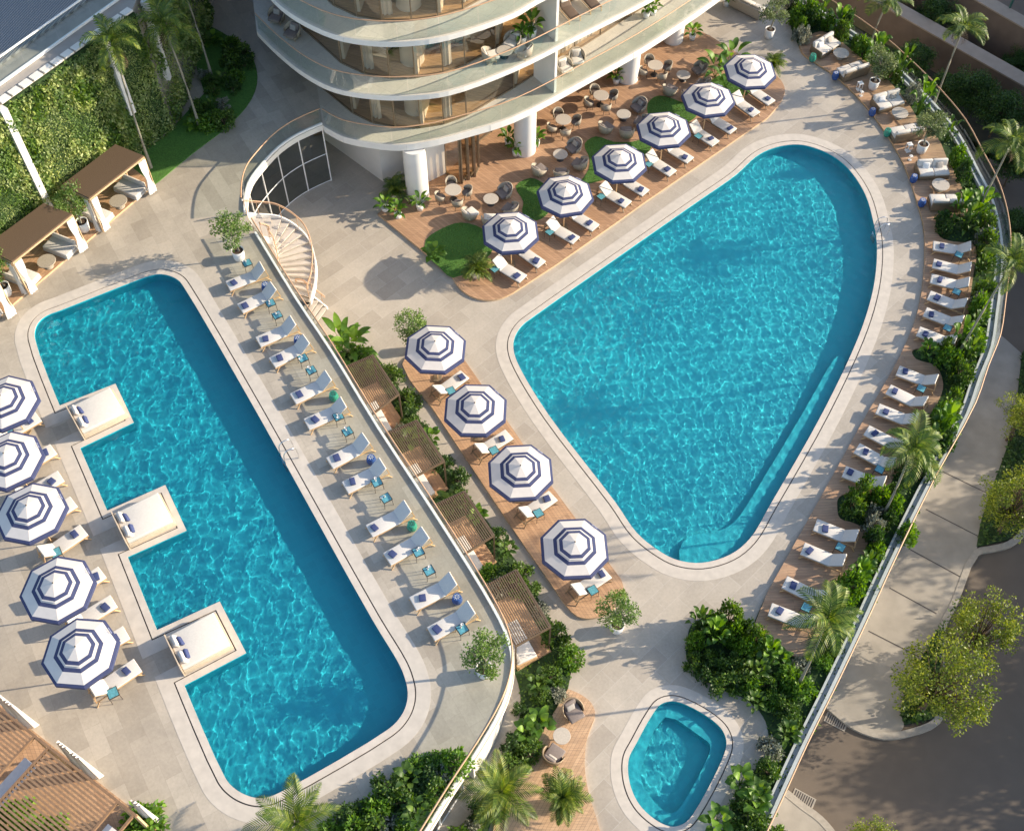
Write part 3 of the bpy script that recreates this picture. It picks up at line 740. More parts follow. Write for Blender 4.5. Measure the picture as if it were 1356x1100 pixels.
# treads
cum = [0]
for a, b_ in zip(sp, sp[1:]): cum.append(cum[-1]+(b_-a).length)
NT = 24
def at_len(path, s_):
    for i in range(len(cum)-1):
        if cum[i+1] >= s_: return path[i].lerp(path[i+1], (s_-cum[i])/max(1e-6, cum[i+1]-cum[i]))
    return path[-1].copy()
for k in range(NT):
    s0, s1 = cum[-1]*k/NT, cum[-1]*(k+1.08)/NT
    a, b_, c_, d_ = at_len(lf, s0), at_len(rt, s0), at_len(rt, min(s1, cum[-1])), at_len(lf, min(s1, cum[-1]))
    z = UZ-(UZ)*(k+1)/(NT+1)
    mb = MB(); mb.prism(ccw([a, b_, c_, d_]), z-.05, z); mb.prism(ccw([at_len(lf, s0), at_len(rt, s0), at_len(rt, s0+.03), at_len(lf, s0+.03)]), z-.16, z-.052); mb.build('tread', 'coping', stair)
for side, nm in ((lf, 1), (rt, -1)):
    q = [Vector((p.x, p.y, p.z)) for p in side]; n = len(q); nrm = offset(side, .07*nm)
    zz = [UZ-UZ*c/cum[-1] for c in cum]
    vs = []
    for i in range(n): vs += [(q[i].x, q[i].y, max(0, zz[i]-.28)), (nrm[i].x, nrm[i].y, max(0, zz[i]-.28)), (nrm[i].x, nrm[i].y, zz[i]+.16), (q[i].x, q[i].y, zz[i]+.16)]
    fs = [(i*4+k, (i+1)*4+k, (i+1)*4+(k+1) % 4, i*4+(k+1) % 4) for i in range(n-1) for k in range(4)]+[(0, 1, 2, 3), (n*4-1, n*4-2, n*4-3, n*4-4)]
    mb = MB(); mb.add(vs, fs, 0, False); mb.build('stringer', 'white', stair)
    mb = MB(); mb.tube([Vector((q[i].x, q[i].y, zz[i]+1.05)) for i in range(n)], .032, 6)
    for i in range(0, n, 6): mb.bar((q[i].x, q[i].y, zz[i]+.15), (q[i].x, q[i].y, zz[i]+1.05), .025, .025)
    mb.tube([Vector((q[i].x, q[i].y, zz[i]+.95)) for i in range(n)], .014, 5); mb.build('handrail', 'copper', stair)

# --- neighbouring low building with the living wall
WZ = 11.5
wa, wb = W(175, 13, WZ), W(-40, 165, WZ)     # top edge of the green wall
wa.z = wb.z = 0; wdir = (wb-wa).normalized(); wn = Vector((-wdir.y, wdir.x, 0))
if wn.x < 0: wn = -wn                # outward, towards the pools
wb = wa+wdir*16
annex = thing('annex_building', (wa.x, wa.y, UZ), 0, 'low flat roofed building behind the living wall, with louvred roof edge', 'building')
ao = Vector((-wa.x, -wa.y, 0)); hz = WZ-UZ
bdir = Vector((wa.x+1.0, wa.y+14, 0))-wa; bdir.normalize()
body = [Vector((0, 0, 0)), wdir*16, wdir*16-wn*22, bdir*26]
mb = MB(); mb.prism(ccw(body), 0, hz-.3); mb.build('wall', 'concrete', annex)
mb = MB(); mb.prism(ccw([p+(-wn*.0) for p in body]), hz-.295, hz-.02); mb.build('roof', 'concrete', annex)
# ribbed roof panel, set back from the edge
m, n, b, l = newmat('ribbed_roof'); v = coords(n, l, R(20)); wv = ND(n, 'ShaderNodeTexWave', Scale=2.6, Distortion=.15); l.new(v, wv.inputs[0])
r = ramp(n, [(.2, (.13, .13, .145)), (.8, (.27, .265, .27))]); l.new(wv.outputs[0], r.inputs[0]); l.new(r.outputs[0], b.inputs['Base Color']); bump(n, l, b, wv.outputs[0], .6, .03); b.inputs['Roughness'].default_value = .6; M['ribroof'] = m
mb = MB(); mb.prism(ccw([-wn*1.6+bdir*1.2, wdir*16-wn*1.6, wdir*16-wn*21, -wn*2.3+bdir*24]), hz-.018, hz+.10); mb.build('ribbed_roof', 'ribroof', annex)
for k in range(26):
    p = wdir*(.3+k*.62)-wn*.25; mb = MB(); mb.bar(p+Vector((0, 0, hz+.03)), p+wn*.38+Vector((0, 0, hz+.03)), .50, .08); mb.build('louvre', 'white2', annex)
rl = [-wn*.75+bdir*.6, wdir*16-wn*.75]
rail('roof_balustrade', [Vector((p.x+wa.x, p.y+wa.y, 0)) for p in (rl[0], rl[0].lerp(rl[1], .25), rl[0].lerp(rl[1], .5), rl[0].lerp(rl[1], .75), rl[1])], WZ, 1.2, 'straight glass balustrade with pale handrail on the flat roof above the living wall', base=True, railmat='metalw', r=.05)
gwall = thing('living_wall', (wa.x, wa.y, UZ), 0, 'tall living wall of dense green leaves crossed by white pilasters behind the cabanas', 'green wall')
mb = MB(); mb.prism(ccw([wn*.02, wdir*16+wn*.02, wdir*16+wn*.14, wn*.14]), .05, hz-.12); mb.build('backing', 'soil', gwall)
bs = bdir*9; side_n = Vector((bdir.y, -bdir.x, 0))
def leafquad(mb, p, d, u, L, Wd):
    s_ = d.cross(u).normalized()*Wd*.5
    mb.add([p, p+d*L*.5+s_, p+d*L, p+d*L*.5-s_], [(0, 1, 2, 3)])
def rv(): 
    while True:
        v = Vector((rnd.uniform(-1, 1), rnd.uniform(-1, 1), rnd.uniform(-1, 1)))
        if .05 < v.length < 1: return v.normalized()
mb = MB()
def wallleaves(n_, o_, dd, nn, L_):
    for i in range(n_):
        s_ = rnd.random()*L_; z = rnd.uniform(.1, hz-.1)
        bl_ = noise.noise(Vector((s_*.8, z*.8, L_))); kk_ = 1+1.1*max(-.45, noise.noise(Vector((s_*.55+9, z*.55, L_))))
        dpt = .16+.22*abs(bl_)+rnd.random()*.16
        p = o_+dd*s_+nn*dpt+Vector((0, 0, z)); d = (rv()+nn*.6+Vector((0, 0, -.5))).normalized()
        n0 = len(mb.m); leafquad(mb, p, d, (rv()+nn*1.2).normalized(), rnd.uniform(.09, .19)*kk_, rnd.uniform(.07, .12)*kk_)
        sp_ = noise.noise(Vector((s_*.7, z*.45, 30+L_)))+rnd.uniform(-.12, .12)
        mb.m[n0] = 1 if sp_ > .22 else 2 if sp_ < -.26 else 0
wallleaves(38000, Vector((0, 0, 0)), wdir, wn, 16)
wallleaves(13000, Vector((0, 0, 0)), bdir, side_n, 9)
mb.build('foliage', ['f_wall', 'f_pot', 'f_green'], gwall)
for s_ in (2.1, 8.2, 12.0):
    p = wdir*s_+wn*.32
    mb = MB(); mb.box((p.x, p.y, hz/2+.35*hz*(.5 if s_ < 3 else .0)), (.34, .34, hz*(.62 if s_ < 3 else 1.0)-.02), math.atan2(wdir.y, wdir.x)); mb.build('pilaster', 'white', gwall)
p = bdir*.9+side_n*.3; mb = MB(); mb.box((p.x, p.y, hz*.66), (.3, .3, hz*.64), math.atan2(bdir.y, bdir.x)); mb.build('pilaster', 'white', gwall)

# --- shaded buildings and walls beyond the street
def bandwall(name, a, b_, zt, depth, label, hh):
    A, B = W(*a, zt), W(*b_, zt); d = (B-A).normalized(); nn = Vector((-d.y, d.x, 0))
    if nn.y < 0: nn = -nn
    A = A-d*12; B = B+d*16; O = Vector((A.x, A.y, 0))
    t = thing(name, (A.x, A.y, 0), 0, label, 'wall')
    P = [A-O, B-O, B-O+nn*depth, A-O+nn*depth]
    P = [Vector((p.x, p.y, 0)) for p in P]
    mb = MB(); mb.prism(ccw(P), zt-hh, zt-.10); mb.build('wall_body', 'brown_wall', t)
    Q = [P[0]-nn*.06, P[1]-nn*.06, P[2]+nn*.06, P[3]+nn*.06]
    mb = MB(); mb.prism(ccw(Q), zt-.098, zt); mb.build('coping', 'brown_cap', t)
    return t, nn
bandwall('boundary_wall', (1196,22), (1356,113), -2.6, 1.0, 'broad low sandstone boundary wall in shade beyond the street, running behind the palms', 3.0)
bandwall('boundary_wall', (1297,2), (1356,36), -1.5, .9, 'upper sandstone boundary wall at the picture corner beyond the garden', 3.4)
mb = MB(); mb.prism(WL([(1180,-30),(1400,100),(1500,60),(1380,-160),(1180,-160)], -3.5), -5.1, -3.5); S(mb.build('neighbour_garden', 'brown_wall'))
mb = MB(); mb.tube([W(1323,44,-3.5), Vector((*W(1323,44,-3.5)[:2], 2.6))], .08, 8); mb.bar(Vector((*W(1323,44,-3.5)[:2], .4)), Vector((*W(1323,44,-3.5)[:2], .4))+Vector((4, -2.2, 0)), .08); 
tag(mb.build('lamp_pole', 'green_m'), 'slim green metal pole beside the shaded sandstone walls', 'pole')
nb = MB(); nb.prism([(44, 44, 0), (60, 34, 0), (75, 70, 0), (50, 84, 0)], SZ, 7.5)  # out-of-view block, added to throw shade on the rear road
nbt = thing('neighbour_shade_block', (0, 0, 0), 0, 'unseen neighbouring block added beyond the street to shade the rear road', 'building'); nb.build('wall', 'brown_wall', nbt)
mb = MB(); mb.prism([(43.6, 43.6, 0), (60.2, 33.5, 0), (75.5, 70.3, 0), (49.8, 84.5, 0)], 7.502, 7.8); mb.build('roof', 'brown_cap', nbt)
# ================================================================== PROTOTYPES
def mk_umbrella(rot=0):
    t = thing('parasol', (0, 0, 0), 0, 'x', 'parasol')
    R1, zt, ze = 1.52, 2.95, 2.42
    def ring(r, z, off=0): return [Vector((r*math.cos(R(22.5+45*i)), r*math.sin(R(22.5+45*i)), z)) for i in range(8)]
    def zz(r): return zt-(zt-ze)*(r/R1)**1.08
    mb = MB()
    bands = [(.52, .62, 1), (.62, .93, 0), (.93, 1.43, 0), (1.43, 1.52, 1)]
    bands = [(.70, .80, 0), (.80, .965, 1), (.965, 1.40, 0), (1.40, R1, 1)]
    for a, b_, mi in bands:
        A = ring(a, zz(a)); B = ring(b_, zz(b_))
        for i in range(8):
            j = (i+1) % 8; mb.add([A[i], A[j], B[j], B[i]], [(3, 2, 1, 0)], mi)
    A = ring(R1, ze); B = ring(R1+.005, ze-.13)
    for i in range(8):
        j = (i+1) % 8; mb.add([A[i], A[j], B[j], B[i]], [(3, 2, 1, 0)], 1)
    mb.build('canopy', ['umb_w', 'umb_b'], t)
    mb = MB(); prev = ring(.02, zt+.10)
    for a, b_, mi in ((.02, .30, 0), (.30, .55, 0), (.55, .705, 1), (.705, .755, 0)):
        A = ring(a, zz(a)+.045); B = ring(b_, zz(b_)+.045)
        for i in range(8):
            j = (i+1) % 8; mb.add([A[i], A[j], B[j], B[i]], [(3, 2, 1, 0)], mi)
    mb.build('vent_cap', ['umb_w', 'umb_b'], t)
    mb = MB(); mb.lathe([(.0, .0), (.028, .01), (.034, .04), (.02, .07), (0, .08)], 10, (0, 0, zt+.03)); mb.build('finial', 'dark', t)
    mb = MB(); mb.cyl((0, 0), .028, .028, .05, zt, 10); mb.build('pole', 'teak', t)
    for i in range(8):
        p = ring(R1-.03, ze+.0)[i]; mb = MB(); mb.bar((0, 0, zt-.04), (p.x, p.y, p.z-.015), .022); mb.build('rib', 'teak_l', t)
    mb = MB(); mb.box((0, 0, .035), (.42, .42, .07)); mb.build('base', 'bronze', t, bevel=.015)
    # faded printed mark on one panel
    mb = MB(); a0 = R(45)
    nrm = Vector((math.cos(a0)*.33, math.sin(a0)*.33, 1)).normalized()
    for q, (r_, w_) in enumerate(((1.22, .42), (1.34, .30))):
        for k in range(5):
            s_ = (k-2)*w_/5; c = Vector((math.cos(a0)*r_-math.sin(a0)*s_, math.sin(a0)*r_+math.cos(a0)*s_, 0)); c.z = zz(c.length*1.0)+.028
            mb.box(c, (.035, .03+.02*((k*7+q) % 3), .004), a0+.5*((k % 3)-1))
    mb.build('printed_logo', 'ink', t)
    return Proto(t)
UMB = mk_umbrella()
def put_umb(loc, rz, label, group, scale=1.0):
    o = UMB.put(loc, rz+R(rnd.uniform(-4, 4)), label, group, scale=scale); o.rotation_euler[0] = R(rnd.uniform(-1.6, 1.6)); o.rotation_euler[1] = R(rnd.uniform(-1.6, 1.6)); return o

def mk_lounger(woodm, rails=True):
    t = thing('sun_lounger', (0, 0, 0), 0, 'x', 'sun lounger')
    mb = MB()
    for s in (-1, 1): mb.bar((-1.0, s*.31, .26), (.95, s*.31, .26), .045, .05)
    mb.bar((-.98, -.31, .26), (-.98, .31, .26), .045, .05); mb.bar((.93, -.31, .26), (.93, .31, .26), .045, .05); mb.bar((.2, -.31, .25), (.2, .31, .25), .04)
    mb.build('frame', woodm, t)
    for sx, sy in ((-1, -1), (-1, 1), (1, -1), (1, 1)):
        mb = MB(); mb.bar((sx*.80, sy*.315, .26), (sx*1.0, sy*.36, 0), .042); mb.build('leg', woodm, t)
    mb = MB(); mb.box((-.35, 0, .325), (1.30, .66, .075)); mb.build('mattress', 'fabric', t, bevel=.03)
    mb = MB(); mb.box((.31+.33*math.cos(R(42)), 0, .345+.33*math.sin(R(42))), (.72, .66, .07), 0, 0, None, 0, -R(42)); mb.build('back_cushion', 'fabric', t, bevel=.03)
    mb = MB()
    for s in (-1, 1): mb.bar((.30, s*.30, .28), (.84, s*.30, .76), .035); mb.bar((.84, s*.29, .74), (.93, s*.29, .28), .028)
    mb.build('backrest_frame', woodm, t)
    return Proto(t)
LNG = mk_lounger('teak'); LNG_D = mk_lounger('bronze')
def mk_towel():
    mb = MB()
    for k in range(2): mb.box((0, 0, .035+.045*k), (.26, .34, .045))
    mb.cyl((0, 0), .01, .01, 0, .01, 4)
    o = mb.build('folded_towel', 'navy', bevel=.018); tag(o, 'x', 'towel'); return Proto(o)
TWL = mk_towel()
def mk_side():
    t = thing('side_table', (0, 0, 0), 0, 'x', 'side table')
    mb = MB(); mb.box((0, 0, .45), (.42, .42, .025)); mb.build('tabletop', 'dark', t)
    mb = MB(); mb.box((0, 0, .472), (.36, .36, .014)); mb.build('tray', 'teal', t)
    for sx in (-1, 1):
        for sy in (-1, 1): mb = MB(); mb.bar((sx*.18, sy*.18, .44), (sx*.2, sy*.2, 0), .018); mb.build('leg', 'dark', t)
    return Proto(t)
SID = mk_side()
def mk_glass():
    mb = MB(); mb.lathe([(.0, .0), (.03, .0), (.038, .12), (.034, .12), (.028, .01), (0, .01)], 12)
    mb.lathe([(.0, .0), (.035, .0), (.06, .05), (.055, .05), (0, .01)], 12, (.11, .07, 0))
    t = mb.build('drinks_cup', 'white'); return Proto(tag(t, 'x', 'cup'))
CUP = mk_glass()
def mk_stool(mat_):
    t = thing('garden_stool', (0, 0, 0), 0, 'x', 'stool')
    mb = MB(); mb.lathe([(.0, .0), (.15, .0), (.19, .08), (.22, .22), (.19, .37), (.16, .44)], 20); mb.build('body', mat_, t)
    mb = MB(); mb.lathe([(.16, .441), (.17, .445), (.165, .47), (.05, .475), (0, .475)], 20, sm=False); mb.build('seat', mat_, t)
    mb = MB()
    for k in range(8):
        a = k*math.pi/4; mb.bar((.04*math.cos(a), .04*math.sin(a), .48), (.13*math.cos(a), .13*math.sin(a), .48), .018, .008)
    mb.build('pattern', 'metalw' if mat_ == 'blueglaze' else 'dark', t)
    return Proto(t)
STB = mk_stool('blueglaze'); STG = mk_stool('greenglaze')
def place_lounger(foot, head, z, label, group, tlabel, tgroup, proto=None, towel=True):
    """foot and head are the photograph's marks of the foot end and the top of the raised back"""
    F = W(*foot, z+.36); H = W(*head, z+.80); d = Vector((H.x-F.x, H.y-F.y, 0)); a = math.atan2(d.y, d.x); d.normalize()
    mid = (Vector((F.x, F.y, 0))+Vector((H.x, H.y, 0)))/2; c = mid+d*.08
    a += R(rnd.uniform(-2.2, 2.2)); (proto or LNG).put((c.x, c.y, z), a, label, group)
    if towel:
        q = c-d*(.62+rnd.uniform(-.10, .12))+Vector((-d.y, d.x, 0))*rnd.uniform(-.07, .07); TWL.put((q.x, q.y, z+.36), a+rnd.uniform(-.35, .35), tlabel, tgroup, (rnd.uniform(.85, 1.15), rnd.uniform(.85, 1.1), rnd.uniform(.7, 1.2)))
    return c, a, d

# ------------------------------------------------------------------ row beside the long pool
ROW = [((302,378),(347,352)),((318,408),(362,378)),((342,452),(388,424)),((360,480),(406,448)),((388,527),(435,497)),((404,562),(457,531)),((436,612),(485,580)),((457,645),(507,613)),((488,703),(541,669)),((511,740),(565,704)),((545,800),(602,764)),((568,840),(627,802))]
for i, (f, h) in enumerate(ROW):
    c, a, d = place_lounger(f, h, UZ, f'white sun lounger on teak frame, {ORD[i]} from the stair along the straight pool edge', 'sun loungers in a row beside the long pool',
        f'folded navy towel on the {ORD[i]} lounger from the stair beside the long pool', 'folded towels on the long pool loungers')
ST = [((351,376),'b'),((394,447),'b'),((441,521),'g'),((491,605),'b'),((545,693),'g'),((605,790),'b')]
for i, ((x, y), k) in enumerate(ST):
    p = W(x, y, UZ+.47); (STB if k == 'b' else STG).put((p.x, p.y, UZ), 0, f"glazed {'blue' if k == 'b' else 'green'} drum stool, {ORD[i]} from the stair in the long pool row", 'ceramic stools between the long pool loungers')
TB = [(327,348),(358,401),(367,417),(401,474),(412,490),(448,551),(460,571),(499,638),(511,659),(554,730),(568,755),(612,832)]
for i, q in enumerate(TB):
    p = W(*q, UZ+.47); SID.put((p.x, p.y, UZ), A_LP+rnd.uniform(-.05, .05), f'small side table with teal tray, {ORD[i]} from the stair in the long pool row', 'side tables beside the long pool loungers')
    CUP.put((p.x-.05, p.y+.03, UZ+.48), rnd.random()*6, f'white cup and bowl on the {ORD[i]} tray table from the stair', 'cups on the long pool tray tables')
# ------------------------------------------------------------------ parasols and loungers on the other side of the long pool
UL = [(0,520),(4,596),(34,669),(69,768),(101,853)]
for i, q in enumerate(UL):
    p = W(*q, UZ+3.08); put_umb((p.x, p.y, UZ), R(-14+i*1.5), f'blue banded white parasol, {ORD[i]} from the cabanas in the row along the notched pool side', 'parasols along the notched side of the long pool', scale=(.93, .93, 1))
LLo = [((30,518),(-16,538)),((47,552),(-3,572)),((66,596),(18,616)),((78,631),(24,652)),((93,666),(44,688)),((109,703),(55,728)),((131,760),(80,784)),((149,797),(90,822)),((163,838),(108,864)),((180,881),(122,912))]
for i, (f, h) in enumerate(LLo):
    place_lounger(f, h, UZ, f'white lounger partly under the parasols, {ORD[i]} from the cabanas on the notched pool side', 'loungers under the parasols of the long pool',
        f'folded navy towel on the {ORD[i]} lounger from the cabanas under the parasols', 'towels on the loungers under the long pool parasols')
for i, q in enumerate([(10,568),(74,731),(149,917)]):
    p = W(*q, UZ+.47); SID.put((p.x, p.y, UZ), A_LP, f'teal tray table beside the {["second","third","last"][i]} shown pair of loungers under the left parasols', 'tray tables under the long pool parasols')
# ------------------------------------------------------------------ middle strip
for i, q in enumerate([(575,453),(631,533),(689,616),(761,718)]):
    p = W(*q, 3.08); put_umb((p.x, p.y, .12), R(-3+i*1.5), f'blue banded white parasol, {ORD[i]} from the tower on the narrow timber strip between the pools', 'parasols on the narrow timber strip')
ML = [((616,495),(577,516)),((673,576),(634,592)),((732,657),(692,677)),((802,759),(763,779))]
for i, (f, h) in enumerate(ML):
    c, a, d = place_lounger(f, h, .12, f'white lounger under the {ORD[i]} parasol from the tower on the narrow timber strip', 'loungers on the narrow timber strip',
        f'folded navy towel on the lounger below the {ORD[i]} parasol of the timber strip', 'towels on the narrow strip loungers', LNG_D)
for i, q in enumerate([(597,517),(654,596),(713,679),(785,781)]):
    p = W(*q, .59); SID.put((p.x, p.y, .12), A_LP, f'teal tray table beside the lounger of the {ORD[i]} timber strip parasol', 'tray tables on the narrow timber strip')
# ------------------------------------------------------------------ north row beside the big pool
NU = [(677,298),(749,248),(821,205),(882,162),(940,122),(994,83)]
for i, q in enumerate(NU):
    p = W(*q, 3.1); put_umb((p.x, p.y, .12), R(8), f'blue banded white parasol, {ORD[i]} from the lobby side in the row by the cafe deck', 'parasols in the row by the cafe deck')
NL = [((690,368),(659,341)),((716,349),(685,320)),((760,317),(730,291)),((786,300),(757,274)),((830,270),(799,243)),((853,254),(824,228)),((890,229),(860,201)),((912,211),(884,185)),((947,189),(918,162)),((969,172),(942,147)),((1002,151),(973,122)),((1021,135),(994,108))]
for i, (f, h) in enumerate(NL):
    place_lounger(f, h, .12, f'white lounger, {ORD[i]} from the lobby side along the timber edge by the big pool', 'loungers along the cafe deck edge',
        f'folded navy towel on the {ORD[i]} lounger from the lobby side by the cafe deck', 'towels on the cafe deck loungers', LNG_D)
for i, q in enumerate([(655,356),(728,307),(796,260),(859,217),(925,180)]):
    p = W(*q, .59); SID.put((p.x, p.y, .12), A_MP, f'teal tray table beside the {ORD[i]} pair of loungers by the cafe deck', 'tray tables by the cafe deck loungers')
# ------------------------------------------------------------------ east row
EL = [((1237,325),(1285,325)),((1237,349),(1285,352)),((1234,368),(1283,373)),((1230,391),(1280,400)),((1225,413),(1275,423)),((1216,438),(1267,449)),((1189,490),(1241,502)),((1175,515),(1228,531)),((1162,540),(1215,554)),((1147,568),(1199,588)),((1134,592),(1186,613)),((1118,623),(1172,638)),((1080,694),(1135,709)),((1063,725),(1119,742)),((1039,771),(1094,789)),((1021,806),(1076,822))]
for i, (f, h) in enumerate(EL):
    place_lounger(f, h, .12, f'white lounger, {ORD[i]} from the sofas on the timber strip beside the planted edge', 'loungers beside the planted outer edge',
        f'folded navy towel on the {ORD[i]} lounger from the sofas by the planted edge', 'towels on the planted edge loungers')
for i, q in enumerate([(1270,337),(1267,386),(1255,434),(1220,514),(1165,621),(1113,724),(1068,804)]):
    p = W(*q, .59); SID.put((p.x, p.y, .12), A_ED, f'teal tray table, {ORD[i]} from the sofas among the planted edge loungers', 'tray tables beside the planted outer edge')

# ------------------------------------------------------------------ sofas
def mk_sofa():
    t = thing('outdoor_sofa', (0, 0, 0), 0, 'x', 'sofa')
    mb = MB(); mb.box((0, 0, .17), (1.75, .95, .22)); mb.box((0, .42, .38), (1.75, .10, .5)); mb.build('frame', 'bronze', t, bevel=.015)
    for s in (-1, 1):
        mb = MB(); mb.box((s*.43, -.06, .36), (.84, .82, .16)); mb.build('seat_cushion', 'fabric', t, bevel=.05)
        mb = MB(); mb.box((s*.43, .30, .60), (.84, .20, .42), 0, 0, None, -R(12)); mb.build('back_cushion', 'fabric', t, bevel=.06)
        mb = MB(); mb.box((s*.38, .12, .55), (.38, .12, .34), R(8*s), 0, None, -R(30)); mb.build('pillow', 'greyc' if s > 0 else 'sling', t, bevel=.05)
    mb = MB(); mb.box((-.86, -.02, .36), (.06, .86, .30)); mb.build('armrest', 'bronze', t, bevel=.02)
    for sx in (-1, 1):
        for sy in (-1, 1): mb = MB(); mb.box((sx*.8, sy*.4, .03), (.06, .06, .06)); mb.build('foot', 'dark', t)
    return Proto(t)
SOF = mk_sofa()
SO = [((1074,61),(1106,42),(1094,60),0),((1109,91),(1148,78),(1129,92),1),((1154,127),(1191,117),(1176,134),0),((1181,170),(1219,163),(1200,174),1),((1213,214),(1256,212),(1235,224),0),((1228,262),(1277,262),(1253,266),1)]
for i, (a, b_, c, back) in enumerate(SO):
    A, B = W(*a, .12), W(*b_, .12); rz = math.atan2(B.y-A.y, B.x-A.x)+(math.pi if back else 0); p = W(*c, .5)
    SOF.put((p.x, p.y, .12), rz, f"white two seat sofa {'seen from behind' if back else 'facing the camera'}, {ORD[i//2]} such from the far end", 'white sofas on the far end of the planted strip')
def mk_round(r, h, top, leg='dark', name='round_table', w=.03):
    t = thing(name, (0, 0, 0), 0, 'x', 'table')
    mb = MB(); mb.lathe([(0, h-w), (r-.01, h-w), (r, h-w/2), (r-.01, h), (0, h)], 36, sm=False); mb.build('tabletop', top, t)
    mb = MB(); mb.cyl((0, 0), .035, .035, .02, h-w, 10); mb.build('pedestal', leg, t)
    mb = MB(); mb.lathe([(0, 0), (r*.5, 0), (r*.5, .02), (0, .025)], 20); mb.build('base', leg, t)
    return Proto(t)
COF = mk_round(.48, .38, 'stonetop', 'beige', 'coffee_table', .05)
for i, q in enumerate([(1114,70),(1192,149),(1246,244)]):
    p = W(*q, .5); COF.put((p.x, p.y, .12), 0, f'round pale coffee table between the {ORD[i]} pair of white sofas from the far end', 'coffee tables between the sofas')
for i, (q, k) in enumerate([((1077,74),'g'),((1107,98),'b'),((1156,146),'b'),((1176,173),'g'),((1211,234),'b'),((1222,266),'b')]):
    p = W(*q, .5); (STB if k == 'b' else STG).put((p.x, p.y, .12), 0, f"glazed {'blue' if k == 'b' else 'green'} drum stool beside the {ORD[i]} white sofa from the far end", 'ceramic stools beside the sofas')
def mk_lantern():
    t = thing('garden_lantern', (0, 0, 0), 0, 'x', 'lantern')
    mb = MB(); mb.box((0, 0, .03), (.26, .26, .06)); mb.build('base', 'metalw', t)
    mb = MB(); mb.box((0, 0, .52), (.28, .28, .04)); mb.cyl((0, 0), .05, .02, .54, .62, 8); mb.build('cap', 'metalw', t)
    mb = MB()
    for sx in (-1, 1):
        for sy in (-1, 1): mb.box((sx*.115, sy*.115, .28), (.025, .025, .44))
    mb.build('frame', 'metalw', t)
    mb = MB(); mb.cyl((0, 0), .05, .05, .06, .28, 12); mb.build('candle', 'fabric_g', t)
    return Proto(t)
LAN = mk_lantern()
for i, q in enumerate([(1138,116),(1141,124),(1203,197),(1206,209)]):
    p = W(*q, .3); LAN.put((p.x, p.y, .12), .3, f"pale garden lantern {'tall' if i % 2 == 0 else 'small'}, beside the {'first' if i < 2 else 'second'} potted tree of the sofa strip", 'lanterns on the sofa strip', scale=1.0 if i % 2 == 0 else .6)

# ------------------------------------------------------------------ daybeds on the pool piers
def mk_daybed():
    t = thing('pool_daybed', (0, 0, 0), 0, 'x', 'daybed')
    mb = MB(); mb.box((0, 0, .19), (2.0, 1.6, .30)); mb.build('platform', 'pale_oak', t, bevel=.01)
    mb = MB(); mb.box((-.04, 0, .44), (1.92, 1.56, .20)); mb.build('mattress', 'fabric_g', t, bevel=.05)
    mb = MB(); mb.box((-1.04, 0, .35), (.05, 1.62, .70)); mb.build('headboard', 'pale_oak', t)
    for s in (-1, 1):
        mb = MB(); mb.box((-.78, s*.38, .62), (.16, .50, .34), 0, 0, None, 0, -R(25)); mb.build('pillow', 'fabric', t, bevel=.06)
        mb = MB(); mb.box((-.62, s*.30, .60), (.12, .40, .22), .1*s, 0, None, 0, -R(30)); mb.build('bolster', 'navy', t, bevel=.05)
    return Proto(t)
M['pale_oak'] = solid('pale_oak', (.60, .48, .35), .5, .1, 8)
DAY = mk_daybed()
for i, q in enumerate([[(99,535),(146,512),(163,550),(108,577)],[(154,676),(208,650),(229,694),(173,722)],[(226,838),(280,810),(305,857),(246,889)]]):
    pts = WL(q, UZ+.45); c = sum(pts, Vector())/4; d = ((pts[1]-pts[0])+(pts[2]-pts[3])); rz = math.atan2(d.y, d.x)
    DAY.put((c.x, c.y, UZ+.015), rz, f'cream double daybed with navy bolsters on the {ORD[i]} stone pier from the cabanas', 'daybeds on the pool piers')

# ------------------------------------------------------------------ cafe furniture
def mk_chair(shellm, cushm, name='dining_chair', r=.27, seat=.45, back=.80):
    t = thing(name, (0, 0, 0), 0, 'x', 'chair')
    mb = MB(); n = 14
    inner = []; outer = []
    for i in range(n+1):
        a = R(-110+220*i/n); h = seat+(back-seat)*(.35+.65*max(0, math.cos(a*.8))**.8)
        inner.append((r*math.cos(a), r*math.sin(a), h)); outer.append(a)
    vs = []
    for i, a in enumerate(outer):
        h = inner[i][2]; c, s_ = math.cos(a), math.sin(a)
        vs += [(r*c, r*s_, seat-.08), ((r+.035)*c, (r+.035)*s_, seat-.08), ((r+.06)*c, (r+.06)*s_, h), ((r+.02)*c, (r+.02)*s_, h)]
    fs = [(i*4+k, (i+1)*4+k, (i+1)*4+(k+1) % 4, i*4+(k+1) % 4) for i in range(n) for k in range(4)]+[(3, 2, 1, 0), (n*4, n*4+1, n*4+2, n*4+3)]
    mb.add(vs, fs, 0, True); mb.build('backrest', shellm, t)
    mb = MB(); mb.lathe([(0, seat-.06), (r-.01, seat-.06), (r, seat-.02), (r-.03, seat+.03), (0, seat+.04)], 18); mb.build('seat', cushm, t)
    for a in (45, 135, 225, 315):
        mb = MB(); c, s_ = math.cos(R(a)), math.sin(R(a)); mb.bar((c*r*.7, s_*r*.7, seat-.05), (c*r*1.0, s_*r*1.0, 0), .022); mb.build('leg', 'dark', t)
    return Proto(t)
CHA = mk_chair('beige', 'taupe')
